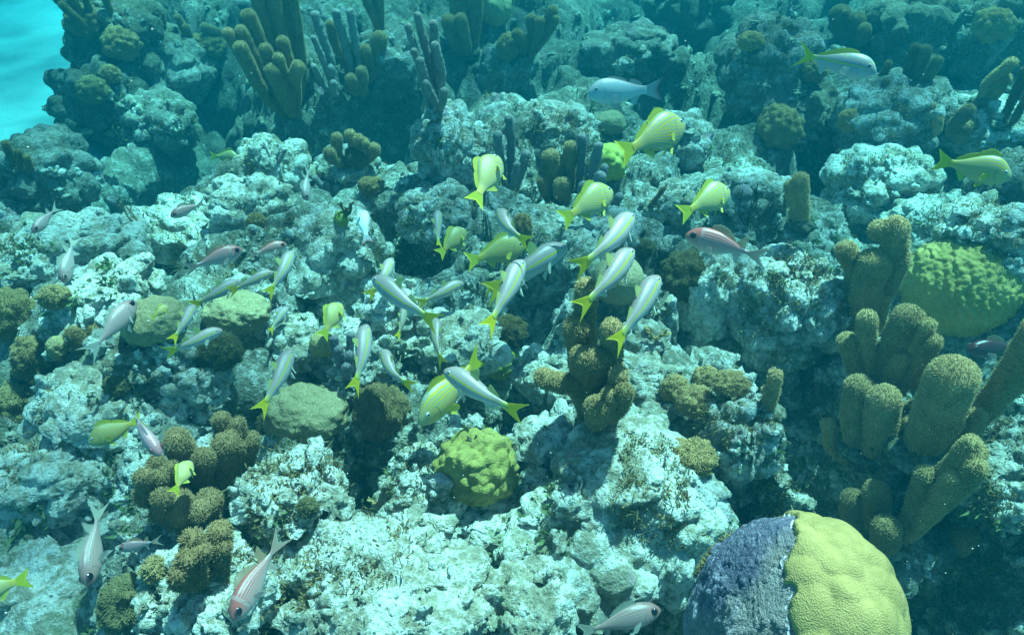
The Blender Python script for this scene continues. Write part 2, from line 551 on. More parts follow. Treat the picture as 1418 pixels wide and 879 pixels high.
for i, (lab, px, py, rx, ry, tone, box) in enumerate(ROCKS):
    if py < 210 and tone[0] > .9: tone = tuple(x * .8 for x in tone)  # far rocks darkened: reef shade painted into their tone
    loc, nor, dist = hit(px, py + 0.35 * ry)
    d = ray(px, py)
    cz = loc.z + 0.28 * ry * dist / FPX
    t = (cz - CAMZ) / d.z if d.z < -0.05 else dist
    t = min(max(t, dist * 0.82), dist * 1.12)
    c = CAM + d * t
    a, b = rx * t / FPX, ry * t / FPX
    c = c + Vector((0, d.y, 0)) * 0.25 * b
    seed = 100 + i
    sub = 6 if rx * ry > 1500 else 5
    n, F = ico(sub)
    nm = 'boulder' if rx * ry > 2000 else 'rock'
    rot = Matrix.Rotation(random.uniform(-.5, .5), 3, 'Z') @ Matrix.Rotation(random.uniform(-.22, .22), 3, 'Y')
    Rm = np.array(rot)
    V = rock_shape(n, a * 1.08, (a + b) * .55, b * 1.08, box, seed) @ Rm.T
    o = link(nm, mesh_from(nm, V, F), M_ROCK, None, c)
    f = random.uniform(.86, 1.1)
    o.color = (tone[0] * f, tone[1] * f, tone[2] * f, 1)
    tag(o, lab, 'rock', 'crusted rocks of the reef')
    n3, F3 = ico(3)
    V3 = rock_shape(n3, a * 1.08, (a + b) * .55, b * 1.08, box, seed, False) @ Rm.T + np.array(c)
    add_pick(V3, F3)
rebuild_pick()

BVH_ROCK = BVH
# ------------------------------------------------------------------ coral materials
def fuzzy_material(name, dark, light, tipw=0.35):
    m, nt = new_mat(name)
    geo = nd(nt, 'ShaderNodeNewGeometry')
    pos = geo.outputs['Position']
    uv = nd(nt, 'ShaderNodeUVMap').outputs[0]
    v = nd(nt, 'ShaderNodeSeparateXYZ', {0: uv}).outputs[1]      # 0 at the skin, 1 at a polyp's tip
    n = noise(nt, pos, 26.0, 4, 0.6)
    n2 = noise(nt, pos, 150.0, 3, 0.6)
    f = mth(nt, 'ADD', mth(nt, 'MULTIPLY', n, 0.6), mth(nt, 'MULTIPLY', n2, 0.5))
    f = mth(nt, 'ADD', f, mth(nt, 'MULTIPLY', v, tipw))
    col = ramp(nt, f, [(0.35, dark), (0.85, light)])
    col = mixc(nt, 1.0, col, nd(nt, 'ShaderNodeObjectInfo').outputs['Color'], 'MULTIPLY')
    bs = nd(nt, 'ShaderNodeBsdfPrincipled', {'Base Color': col, 'Roughness': 0.9, 'Specular IOR Level': 0.1})
    tl = nd(nt, 'ShaderNodeBsdfTranslucent', {'Color': col})
    ms = nd(nt, 'ShaderNodeMixShader', {0: 0.22, 1: bs.outputs[0], 2: tl.outputs[0]})
    nt.links.new(ms.outputs[0], nd(nt, 'ShaderNodeOutputMaterial').inputs[0])
    return m

M_BROWN = fuzzy_material('brown_polyps', (0.20, 0.125, 0.052), (0.54, 0.36, 0.17))
M_GREY = fuzzy_material('grey_lilac_bark', (0.17, 0.15, 0.125), (0.44, 0.385, 0.33), 0.3)
M_TAN = fuzzy_material('tan_polyps', (0.27, 0.17, 0.07), (0.76, 0.51, 0.24))
M_TURF = fuzzy_material('olive_turf', (0.075, 0.065, 0.03), (0.24, 0.20, 0.10))

def spikes(V, N, count_idx, length, width, rs, spread=0.5):
    """little three sided polyps standing on a surface: arrays of points and normals"""
    P = V[count_idx]; n = N[count_idx].copy()
    k = len(P)
    n += rs.normal(0, spread * .5, (k, 3)); n /= np.linalg.norm(n, axis=1)[:, None]
    t = np.cross(n, rs.normal(0, 1, (k, 3))); t /= np.linalg.norm(t, axis=1)[:, None] + 1e-9
    b = np.cross(n, t)
    L = length * rs.uniform(.55, 1.25, (k, 1)); W = width * rs.uniform(.7, 1.2, (k, 1))
    base = P - n * L * .25
    v0 = base + t * W; v1 = base + (-.5 * t + .87 * b) * W; v2 = base + (-.5 * t - .87 * b) * W
    # blunt polyp head: a second, slightly smaller ring near the tip, then the tip
    mid = base + n * L * .85
    w2 = W * .75
    m0 = mid + t * w2; m1 = mid + (-.5 * t + .87 * b) * w2; m2 = mid + (-.5 * t - .87 * b) * w2
    tip = base + n * L * 1.25
    VV = np.stack([v0, v1, v2, m0, m1, m2, tip], 1).reshape(-1, 3)
    o = (np.arange(k) * 7)[:, None]
    F = np.array([[0, 1, 4], [0, 4, 3], [1, 2, 5], [1, 5, 4], [2, 0, 3], [2, 3, 5], [3, 4, 6], [4, 5, 6], [5, 3, 6]])
    FF = (o[:, None, :] * 0 + F[None] + o[:, :, None]).reshape(-1, 3)
    uv = np.tile(np.array([[0, 0], [0, 0], [0, 0], [.5, .8], [.5, .8], [.5, .8], [.5, 1]]), (k, 1))
    return VV, FF, uv

def tube(path, rad, nseg=22, ring=20, seed=0, lump=0.10, tipround=True):
    """a rounded finger along a smoothed path; returns V, quads-as-tris F, N"""
    pts = [Vector(p) for p in path]
    # Catmull-Rom resample
    def cr(p0, p1, p2, p3, t):
        return 0.5 * ((2 * p1) + (p2 - p0) * t + (2 * p0 - 5 * p1 + 4 * p2 - p3) * t * t + (3 * p1 - p0 - 3 * p2 + p3) * t ** 3)
    C = []
    ext = [pts[0] * 2 - pts[1]] + pts + [pts[-1] * 2 - pts[-2]]
    for s in range(len(pts) - 1):
        for k in range(nseg):
            C.append(cr(ext[s], ext[s + 1], ext[s + 2], ext[s + 3], k / nseg))
    C.append(pts[-1])
    C = np.array([c[:] for c in C])
    arc = np.concatenate([[0], np.cumsum(np.linalg.norm(np.diff(C, axis=0), axis=1))])
    T = arc[-1]
    Rr = np.interp(arc / T, np.linspace(0, 1, len(rad)), rad)
    tan = np.gradient(C, axis=0); tan /= np.linalg.norm(tan, axis=1)[:, None] + 1e-9
    # round tip: extra rings on a hemisphere
    if tipround:
        tr_ = Rr[-1]
        ex = []
        for a in np.linspace(0.12, 1.0, 9):
            ang = a * math.pi / 2
            ex.append((C[-1] + tan[-1] * tr_ * .8 * math.sin(ang), max(tr_ * math.cos(ang), tr_ * .02)))
        C = np.concatenate([C, [e[0] for e in ex]]); Rr = np.concatenate([Rr, [e[1] for e in ex]])
        tan = np.concatenate([tan, np.repeat(tan[-1:], len(ex), 0)])
    ref = np.array([0.31, 0.2, 0.93]); ref = ref if abs(tan[0] @ ref) < .9 else np.array([1., 0, 0])
    side = np.cross(tan, ref); side /= np.linalg.norm(side, axis=1)[:, None]
    b = np.cross(tan, side)
    th = np.linspace(0, 2 * math.pi, ring, endpoint=False)
    dirs = side[:, None, :] * np.cos(th)[None, :, None] + b[:, None, :] * np.sin(th)[None, :, None]
    V = (C[:, None, :] + dirs * Rr[:, None, None])
    Vf = V.reshape(-1, 3); Df = dirs.reshape(-1, 3)
    rr = np.repeat(Rr, ring)
    s = 1.0 / max(rad)
    Vf = Vf + Df * (rr * lump * (fbm(Vf * s * .8 + seed, 3, seed) * 1.6))[:, None]
    F = grid_faces(len(C), ring, True)
    F = np.concatenate([F[:, [0, 1, 2]], F[:, [0, 2, 3]]])
    N = Df + np.repeat(np.concatenate([np.zeros(len(C) - 9), np.linspace(.2, 3, 9)]) if tipround else np.zeros(len(C)), ring)[:, None] * np.repeat(tan, ring, 0)
    N /= np.linalg.norm(N, axis=1)[:, None]
    return Vf, F, N

def tri_sample(V, F, N, k, rs):
    a, b, c = V[F[:, 0]], V[F[:, 1]], V[F[:, 2]]
    ar = np.linalg.norm(np.cross(b - a, c - a), axis=1)
    idx = rs.choice(len(F), k, p=ar / ar.sum())
    u = rs.uniform(0, 1, (k, 1)); v = rs.uniform(0, 1, (k, 1))
    m = (u + v) > 1
    u = np.where(m, 1 - u, u); v = np.where(m, 1 - v, v)
    P = a[idx] + (b[idx] - a[idx]) * u + (c[idx] - a[idx]) * v
    nn = N[F[idx, 0]] * (1 - u - v) + N[F[idx, 1]] * u + N[F[idx, 2]] * v
    return P, nn / (np.linalg.norm(nn, axis=1)[:, None] + 1e-9), ar.sum() / 2

def fuzz(V, F, N, dens, length, width, seed, cap=12000):
    rs = np.random.RandomState(seed)
    a, b, c = V[F[:, 0]], V[F[:, 1]], V[F[:, 2]]
    area = np.linalg.norm(np.cross(b - a, c - a), axis=1).sum() / 2
    k = int(min(cap, area * dens))
    P, n, _ = tri_sample(V, F, N, k, rs)
    SV, SF, SUV = spikes(P, n, np.arange(k), length, width, rs)
    uv = np.concatenate([np.zeros((len(V), 2)), SUV])
    return np.concatenate([V, SV]), np.concatenate([F, SF + len(V)]), uv

def plane_point(px, py, base, jit=0.0):
    """the point of the pixel's ray in the upright plane through base that faces the camera"""
    h = Vector((base.x, base.y, 0)); D = h.length + jit
    n = h.normalized()
    d = ray(px, py)
    return CAM + d * (D / d.dot(n))

KINDS = {'brown': (M_BROWN, 0.0058, 0.0009, 120000), 'grey': (M_GREY, 0.0026, 0.0013, 60000), 'tan': (M_TAN, 0.0064, 0.0010, 105000)}
NSEED = [500]
def colony(name, label, cat, kind, basepx, rods, group=None, tone=(1, 1, 1), part='branch', push=0.0):
    """rods: (tip px, tip py, base px, base py, radius in px) -> a thing with one branch mesh per rod"""
    loc, nor, dist = hit(*basepx)
    loc = loc + Vector((loc.x, loc.y, 0)).normalized() * push
    root = bpy.data.objects.new(name, None); COL.objects.link(root)
    root.location = loc; root.empty_display_size = 0.05
    tag(root, label, cat, group)
    mat, fl, fw, dens = KINDS[kind]
    L0 = np.array(loc)
    rmax = 0
    tmin = min(r_[1] for r_ in rods)
    for (tx, ty, bx, by, rp) in rods:
        NSEED[0] += 1; sd_ = NSEED[0]
        rs = random.Random(sd_)
        md = (plane_point((tx + bx) / 2, (ty + by) / 2, loc) - CAM).dot(FWD)
        rad = rp * md / FPX * (.84 if kind == 'tan' else .90)
        rmax = max(rmax, rad)
        j = rs.uniform(-.4, .4) * rad - (.06 if kind == 'tan' else .45) * (ty - tmin) * dist / FPX
        tip = plane_point(tx, ty, loc, j * 1.6); bs = plane_point(bx, by, loc, j)
        tip = tip - (tip - bs).normalized() * min(rad * .8, (tip - bs).length * .5)
        foot = Vector((loc.x * .6 + bs.x * .4, loc.y + .25 * (bs.y - loc.y), min(loc.z, bs.z) - .02))
        midp = bs.lerp(tip, .5) + Vector((rs.uniform(-.2, .2), rs.uniform(-.2, .2), 0)) * rad
        if (bs - foot).length > rad * 1.2:
            path = [foot, bs, midp, tip]; rr = [rad * .6, rad * .8, rad * .95, rad * 1.03, rad * 1.0]
        else:
            path = [foot, midp, tip]; rr = [rad * .85, rad * .95, rad * 1.03, rad]
        V, F, N = tube(path, [r - fl * .6 for r in rr] if kind != 'grey' else rr, seed=sd_, lump=.12 if kind != 'grey' else .22)
        add_pick(V, F)
        V, F, uv = fuzz(V, F, N, dens, fl, fw, sd_)
        o = link(part, mesh_from(part, V - L0, F, True, uv), mat, root)
        f = rs.uniform(.85, 1.12)
        o.color = (tone[0] * f, tone[1] * f, tone[2] * f, 1)
    # the holdfast that glues it to the rock
    n, F = ico(4)
    V = n * np.array([rmax * 1.7, rmax * 1.7, rmax * .8]) * (1 + .3 * fbm(n * 2 + NSEED[0], 3, NSEED[0]))[:, None]
    o = link('holdfast', mesh_from('holdfast', V, F), M_BASE, root, (0, 0, -.2 * rmax))
    o.color = (.7, .66, .55, 1)
    return root

def mound(name, label, cat, px, py, rx, ry, mat, sub=6, amp=.1, freq=2.0, bump=None, group=None, tone=(1, 1, 1), fuzzy=None, box=2.1, sink=.25, flat=1.0):
    """a rounded coral head or clump seated on the reef, centred on the pixel"""
    loc, nor, dist = hit(px, py + .45 * ry)
    d = ray(px, py)
    t = dist * 0.99
    c = CAM + d * t + Vector((0, d.y, 0)) * (sink * ry * t / FPX)
    td = t * d.dot(FWD)
    a, b = rx * td / FPX, ry * td / FPX
    n, F = ico(sub)
    NSEED[0] += 1; sd_ = NSEED[0]
    q = np.abs(n) ** box
    r = 1 / q.sum(1) ** (1 / box)
    r = r * (1 + amp * fbm(n * freq + sd_ * 1.7, 3, sd_))
    V = n * r[:, None] * np.array([a, (a + b) * .5, b * flat])
    if bump is not None:
        V = bump(V, n, min(a, b), sd_)
    uv = None
    if fuzzy:
        fl, fw, dens, cap = fuzzy
        V, F, uv = fuzz(V, F, n, dens, fl, fw, sd_, cap)
    n3, F3 = ico(3)
    add_pick(n3 * np.array([a, (a + b) * .5, b * flat]) + np.array(c), F3)
    o = link(name, mesh_from(name, V, F, True, uv), mat, None, c)
    o.color = (tone[0], tone[1], tone[2], 1)
    tag(o, label, cat, group)
    return o

# ------------------------------------------------------------------ sea rods, fingers
SEA = 'sea rod corals standing on the reef'
colony('sea_rod', 'tall bundle of brown fuzzy sea rods at the top edge, left of grey rods', 'sea rod', 'brown', (400, 148),
       [(312, 40, 372, 140, 9), (330, 36, 385, 135, 9), (340, 14, 382, 110, 11), (352, -18, 392, 120, 11), (374, -22, 402, 120, 11), (392, -24, 412, 110, 9), (404, -16, 419, 95, 8),
        (390, 52, 404, 112, 9), (365, 62, 392, 132, 10), (374, 92, 400, 148, 10), (414, 90, 408, 112, 10), (330, 60, 360, 120, 10), (384, 75, 402, 140, 8)], SEA, part='branch')
colony('sea_rod', 'slim grey sea rods with white tips right of the tall brown bundle', 'sea rod', 'grey', (466, 122),
       [(434, 16, 460, 92, 6.5), (464, 13, 486, 102, 6), (484, 12, 497, 92, 6), (433, 50, 452, 98, 4.5), (433, 90, 448, 118, 4.5), (458, 92, 464, 116, 4.5), (462, 114, 462, 128, 5)], SEA, (1, 1, 1))
colony('sea_rod', 'slim grey white tipped rods left of the fat brown fingers at top edge', 'sea rod', 'grey', (600, 148),
       [(564, 33, 582, 100, 5.5), (577, 17, 596, 95, 6), (600, 28, 604, 88, 6.5), (580, 80, 604, 142, 5), (602, 58, 612, 110, 6), (589, 113, 604, 145, 5), (615, 124, 612, 145, 5), (572, 68, 590, 110, 5)], SEA, (1, 1, 1))
colony('sea_rod', 'fat brown fuzzy fingers at the top edge, right of the white tipped rods', 'sea rod', 'brown', (648, 72),
       [(618, 22, 634, 62, 11), (632, -30, 642, 55, 14), (655, -34, 654, 55, 15), (637, 20, 645, 62, 9)], SEA)
colony('sea_rod', 'short stout brown fingers beside the grey white tipped rods', 'sea rod', 'brown', (505, 112),
       [(456, 28, 464, 60, 8), (503, 62, 510, 98, 11), (527, 44, 520, 96, 12), (500, 94, 502, 126, 9), (484, 106, 492, 124, 9), (484, 62, 490, 82, 6)], SEA)
colony('sea_rod', 'brown ragged fingers hanging over the pale reef at the top edge, middle left', 'sea rod', 'brown', (528, 42),
       [(512, -30, 522, 32, 8), (524, -26, 528, 36, 7), (500, -16, 516, 20, 7)], SEA)
colony('sea_rod', 'three slim grey fingers standing above the middle grunt', 'sea rod', 'grey', (710, 258),
       [(688, 182, 698, 246, 6.5), (705, 160, 708, 248, 6.5), (730, 209, 716, 256, 6.5), (716, 226, 712, 252, 5)], SEA, (.9, .9, .95))
colony('sea_rod', 'thick brown fuzzy fingers between the grey fingers and the small yellow knob coral', 'sea rod', 'brown', (772, 278),
       [(762, 208, 768, 260, 13), (790, 196, 786, 262, 11), (752, 230, 760, 262, 10), (778, 248, 780, 272, 13), (748, 246, 756, 268, 8)], SEA)
colony('sea_rod', 'dark grey fingers in front of the small yellow knob coral', 'sea rod', 'grey', (812, 276),
       [(806, 186, 803, 258, 6.5), (830, 198, 818, 262, 7), (838, 228, 828, 262, 6), (808, 254, 808, 272, 7), (833, 240, 822, 268, 7), (858, 270, 850, 290, 6)], SEA, (.85, .85, .95))
colony('sea_rod', 'thick brown sea rod cluster in the middle, behind the hanging goatfish tails', 'sea rod', 'brown', (832, 572),
       [(812, 388, 812, 470, 18), (797, 440, 806, 530, 19), (848, 446, 842, 545, 17), (822, 486, 822, 560, 22), (802, 486, 808, 545, 14), (858, 514, 850, 555, 13), (866, 538, 856, 566, 12), (845, 545, 840, 572, 13),
        (744, 520, 800, 538, 15), (826, 560, 826, 580, 16)], SEA, (1.0, 1.0, .95))
colony('sea_rod', 'short fat fuzzy finger pair on a pale rock, upper right', 'sea rod', 'tan', (1112, 308),
       [(1107, 240, 1112, 300, 14), (1092, 250, 1106, 300, 11), (1096, 290, 1104, 308, 8)], SEA)
colony('sea_rod', 'tall fuzzy sea rod with bent knobs, left of the brain coral', 'sea rod', 'tan', (1185, 482),
       [(1214, 346, 1184, 480, 24), (1165, 336, 1186, 380, 18), (1244, 320, 1238, 372, 20), (1204, 312, 1240, 330, 19), (1158, 408, 1180, 436, 14), (1222, 406, 1212, 450, 14)], SEA, (.82, .84, .85))
colony('sea_rod', 'crowded fuzzy fingers below the brain coral, middle of the right hand stand', 'sea rod', 'tan', (1215, 560),
       [(1264, 426, 1214, 530, 25), (1170, 462, 1192, 530, 17), (1288, 442, 1258, 500, 15), (1298, 466, 1262, 520, 15), (1255, 484, 1226, 545, 17), (1268, 515, 1282, 552, 10), (1262, 555, 1278, 572, 9), (1200, 430, 1205, 500, 17)], SEA, (.9, .92, .9))
colony('sea_rod', 'twin blunt fuzzy fingers with pale tops, lower left of the right hand stand', 'sea rod', 'tan', (1200, 622),
       [(1192, 522, 1180, 612, 23), (1226, 538, 1212, 618, 26), (1236, 580, 1226, 612, 17), (1146, 580, 1152, 620, 12), (1258, 578, 1250, 600, 10)], SEA)
colony('sea_rod', 'thick fuzzy finger with a broad pale crown leaning right, right hand stand', 'sea rod', 'tan', (1280, 622),
       [(1328, 500, 1276, 610, 37), (1330, 575, 1306, 606, 15), (1358, 568, 1344, 600, 14)], SEA)
colony('sea_rod', 'long fuzzy rod leaning out past the right edge of the picture', 'sea rod', 'tan', (1345, 606),
       [(1450, 440, 1346, 590, 25)], SEA)
colony('sea_rod', 'low fuzzy rods leaning right under the broad crowned finger', 'sea rod', 'tan', (1245, 745),
       [(1354, 616, 1258, 732, 24), (1360, 640, 1300, 700, 17), (1350, 606, 1310, 660, 16), (1284, 648, 1268, 700, 17), (1330, 655, 1290, 705, 18)], SEA, (.95, .95, .9))
colony('sea_rod', 'dark blunt knobs behind the big yellow coral', 'sea rod', 'brown', (1215, 745),
       [(1178, 680, 1190, 735, 18), (1212, 668, 1214, 740, 20), (1228, 722, 1226, 748, 20)], SEA, (.9, .9, .85))
colony('sea_rod', 'two round fuzzy knobs in the shade near the right edge', 'sea rod', 'tan', (1325, 760),
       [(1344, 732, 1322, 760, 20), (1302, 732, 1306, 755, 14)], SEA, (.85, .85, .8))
colony('sea_rod', 'pair of tiny fuzzy knobs left of the right hand stand', 'sea rod', 'tan', (1070, 570),
       [(1074, 512, 1070, 545, 12), (1064, 536, 1064, 566, 12)], SEA)
colony('finger_coral', 'crowd of brown fuzzy knobs between the domed boulder and the bent grunt, lower left', 'finger coral', 'brown', (300, 668),
       [(316, 606, 304, 660, 20), (330, 612, 322, 650, 14), (305, 572, 308, 600, 13), (330, 580, 328, 605, 13), (350, 602, 342, 630, 15), (320, 596, 326, 615, 15), (240, 600, 256, 640, 20), (216, 636, 222, 662, 14), (236, 644, 236, 668, 12), (198, 655, 206, 690, 14), (220, 656, 222, 685, 13), (282, 626, 280, 662, 16), (250, 690, 250, 722, 19), (222, 684, 226, 712, 14), (290, 688, 288, 715, 18), (275, 710, 278, 700, 14)],
       None, (.78, .76, .76), part='knob')
colony('finger_coral', 'dark brown fuzzy knobs lower down, above the fuzzy round clump', 'finger coral', 'brown', (290, 792),
       [(306, 726, 300, 760, 21), (266, 738, 266, 775, 20), (280, 756, 272, 790, 16), (258, 768, 258, 792, 15), (242, 795, 250, 806, 13), (308, 752, 305, 775, 15)], None, (.66, .64, .62), part='knob')
colony('finger_coral', 'brown fuzzy fingers at the foot of the smooth olive twin mounds, left', 'finger coral', 'brown', (118, 490),
       [(96, 454, 118, 486, 13), (132, 448, 132, 480, 14), (140, 510, 136, 535, 16), (142, 536, 138, 552, 17)], None, (.75, .75, .7), part='knob')
colony('finger_coral', 'brown stubby fingers beside a fuzzy tuft, above the pale diving fish', 'finger coral', 'brown', (490, 222),
       [(466, 184, 468, 214, 9), (482, 180, 490, 202, 9), (494, 188, 500, 204, 10), (503, 192, 506, 212, 9), (454, 206, 458, 218, 9), (520, 200, 515, 214, 9)], None, part='knob')
colony('finger_coral', 'small lilac grey fingers beside the small yellow globe coral', 'finger coral', 'grey', (474, 510),
       [(462, 466, 468, 498, 6), (486, 460, 484, 488, 6), (468, 480, 472, 505, 7), (484, 488, 482, 512, 6), (480, 505, 480, 520, 6)], None, (.9, .92, 1.06), part='knob')
colony('finger_coral', 'row of lilac grey knobs lying along the rock beside the pale diving fish', 'finger coral', 'grey', (462, 268),
       [(434, 244, 446, 258, 4.5), (450, 252, 456, 262, 5), (466, 256, 466, 266, 5.5), (478, 260, 476, 268, 5.5), (490, 260, 486, 268, 5)], None, (.9, .9, 1.02), part='knob')
colony('sea_rod', 'grey brown blunt fingers on the lit coral rock at upper right', 'sea rod', 'brown', (1300, 112),
       [(1270, 60, 1258, 100, 8), (1284, 62, 1270, 106, 9), (1302, 78, 1280, 118, 8), (1232, 84, 1222, 110, 6), (1228, 110, 1222, 126, 6)], SEA, (.75, .85, .95))
colony('sea_rod', 'hazy brown leaf shaped fingers at the right edge, upper right corner', 'sea rod', 'tan', (1360, 140),
       [(1408, 82, 1368, 116, 10), (1400, 104, 1362, 134, 11), (1392, 118, 1372, 136, 9)], SEA, (.9, .9, .9))
colony('sea_rod', 'long pale tipped grey rod crossing the upper right corner', 'sea rod', 'grey', (1362, 100),
       [(1402, 46, 1372, 84, 6)], SEA)
colony('sea_rod', 'long dark rods leaning at the right edge, above the smooth grey dome', 'sea rod', 'brown', (1388, 170),
       [(1424, 92, 1390, 164, 8), (1436, 110, 1400, 172, 7), (1345, 148, 1322, 176, 10)], SEA, (.6, .6, .62))
colony('sea_rod', 'short brown finger on the wide pale topped rock, upper right', 'sea rod', 'tan', (1282, 182),
       [(1290, 142, 1282, 178, 9), (1300, 158, 1296, 182, 8)], SEA, (.9, .9, .9))
colony('sea_rod', 'tall dark sea rods leaning over the sand at the top left corner', 'sea rod', 'brown', (132, 40),
       [(66, -14, 100, 20, 7), (90, -20, 116, 26, 7), (140, -22, 152, 20, 6), (108, -26, 126, 20, 6), (82, 4, 104, 24, 6)], SEA, (.7, .75, .7))
colony('sea_rod', 'hazy grey brown finger pair above the pale sloping ledge, top left', 'sea rod', 'brown', (262, 54),
       [(244, 20, 258, 50, 6), (256, 34, 264, 54, 6), (278, 36, 300, 46, 8)], SEA, (.8, .85, .85))
colony('sea_rod', 'knobby brown column with a round head at the top edge, right of the fat fingers', 'sea rod', 'brown', (722, 72),
       [(768, 8, 756, 40, 9), (734, 20, 738, 46, 9), (712, 44, 724, 56, 9), (748, 24, 744, 50, 8), (772, 22, 762, 40, 7)], SEA, (.85, .85, .8))
colony('sea_rod', 'fat brown lobes in the shade at the top edge, left of the lit coral rock', 'sea rod', 'brown', (1176, 58),
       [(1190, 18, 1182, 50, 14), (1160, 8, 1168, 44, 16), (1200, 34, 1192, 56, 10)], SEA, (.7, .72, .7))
colony('sea_rod', 'dark finger against the left edge on the corner reef by the sand', 'sea rod', 'brown', (22, 232),
       [(6, 194, 18, 226, 7), (24, 206, 28, 232, 6), (36, 214, 40, 234, 6)], SEA, (.7, .75, .7))
colony('sea_rod', 'thin bent brown stalk between the upper grunts', 'sea rod', 'brown', (898, 288),
       [(922, 258, 900, 284, 4.5)], SEA, (.8, .75, .7))

# ------------------------------------------------------------------ fuzzy clumps and tufts
def tuft_bump(V, n, s, seed):
    w = worley3(n * 2.6 + seed, seed)
    return V * (1.08 - .30 * w)[:, None]
CL = 'fuzzy brown clumps growing on the rocks'
FZ = (0.0052, 0.0011, 110000, 14000)
for lab, px, py, rx, ry, mt, tone in [
    ('large dark brown velvety clump below the two goatfish tails, left of centre', 528, 572, 38, 40, M_BROWN, (.62, .62, .6)),
    ('brown fuzzy hemisphere at the left edge, above the striped grunt', 24, 560, 34, 32, M_BROWN, (.8, .85, .8)),
    ('big brown fuzzy mound cut by the left edge, beside a pale ledge', 10, 440, 34, 40, M_BROWN, (.75, .8, .72)),
    ('brown knobbed clump between the left edge mounds', 44, 500, 22, 38, M_BROWN, (.85, .85, .8)),
    ('small brown fuzzy ball under the tail of the striped left squirrelfish', 38, 430, 17, 14, M_BROWN, (.8, .85, .8)),
    ('low brown tuft on the ledge left of the smooth olive twin mounds', 74, 412, 20, 16, M_BROWN, (.8, .85, .8)),
    ('fuzzy sage brown round clump near the bottom left corner', 180, 838, 42, 40, M_TURF, (1.2, 1.15, 1.05)),
    ('small brown ball behind the fuzzy sage clump', 214, 790, 17, 20, M_BROWN, (.85, .9, .85)),
    ('tan bushy algae tuft in the notch above the big yellow coral', 955, 634, 36, 24, M_TAN, (.72, .70, .62)),
    ('brown cauliflower patch right of the thick sea rod cluster, left lobe', 935, 540, 19, 20, M_BROWN, (1.1, 1.1, 1.05)),
    ('brown cauliflower patch right of the thick sea rod cluster, front lobe', 962, 556, 28, 20, M_BROWN, (1.05, 1.05, 1)),
    ('brown cauliflower patch right of the thick sea rod cluster, upright lobe', 978, 526, 18, 18, M_BROWN, (1.15, 1.15, 1.1)),
    ('brown cauliflower patch right of the thick sea rod cluster, long right lobe', 1012, 532, 26, 15, M_BROWN, (1, 1, .95)),
    ('dark tuft on the face of the pale domed boulder', 425, 704, 15, 14, M_TURF, (.75, .75, .7)),
    ('rust brown bushy growth hanging below the red squirrelfish', 950, 385, 36, 34, M_TURF, (.95, .85, .75)),
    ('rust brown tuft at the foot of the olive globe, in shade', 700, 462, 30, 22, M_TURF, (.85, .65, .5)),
    ('brown fuzzy ball under the yellowtail snapper', 1080, 178, 32, 30, M_BROWN, (.9, .92, .85)),
    ('round brown pom pom at the top edge above the pale lump', 703, 66, 16, 18, M_BROWN, (1, 1, .95)),
    ('brown fuzzy ball under the tail of the yellowtail snapper', 1127, 100, 18, 14, M_BROWN, (.9, .9, .85)),
    ('small brown fuzzy lump beside the tall crusted boulder', 1040, 58, 18, 13, M_TAN, (.9, .9, .85)),
    ('round dim brown ball at the sand side of the top left reef', 128, 126, 22, 18, M_BROWN, (.75, .85, .8)),
    ('brown bushy cap on the boulder at the sand edge, left half', 118, 30, 28, 22, M_BROWN, (.9, .9, .8)),
    ('brown bushy cap on the boulder at the sand edge, right half', 166, 62, 26, 22, M_BROWN, (1, .98, .88)),
    ('brown bushy clump lower on the algae capped boulder', 152, 104, 14, 12, M_BROWN, (.95, .92, .85)),
    ('brown bushy clump on the lit slope left of the tall brown rods', 286, 66, 28, 18, M_BROWN, (.8, .85, .75)),
    ('fuzzy tan tuft above the lilac knobs', 494, 218, 17, 14, M_TURF, (1.1, 1.05, .95)),
    ('brown mossy patch below the stubby fingers at upper middle', 514, 258, 18, 12, M_BROWN, (.85, .8, .7)),
    ('fuzzy brown tuft behind the front facing goatfish', 722, 318, 14, 22, M_BROWN, (.7, .68, .6)),
    ('brown moss cushion left of the long sloping slab', 354, 306, 13, 10, M_BROWN, (.8, .8, .7)),
    ('crusty brown tuft on the rock under the right hand grunt', 1178, 168, 16, 16, M_TAN, (.9, .85, .75)),
    ('small fuzzy brown ball on the speckled boulder, left', 306, 584, 13, 12, M_BROWN, (.95, .95, .85)),
    ('bushy brown tuft under the smooth olive coral, left side', 372, 588, 16, 18, M_TURF, (.95, .9, .8)),
    ('brown shaggy patch hanging in the hollow below the olive corals', 300, 488, 34, 26, M_TURF, (.8, .8, .75)),
    ('mossy brown lump at the left of the smooth olive twin mounds', 160, 535, 18, 13, M_TURF, (1, .95, .85)),
    ('shaggy brown growth in the upper right corner', 1378, 36, 28, 22, M_TAN, (.85, .85, .75)),
    ('soft brown mound at the right edge above the yellow grunt', 1335, 180, 20, 18, M_TAN, (.75, .75, .7)),
    ('mossy cushion on the small stone left of the red squirrelfish', 890, 345, 17, 13, M_TURF, (.9, .85, .75)),
]:
    mound('soft_coral_clump', lab, 'soft coral', px, py, rx, ry, mt, 5, .16, 2.2, tuft_bump, CL, tone, FZ, sink=.15)

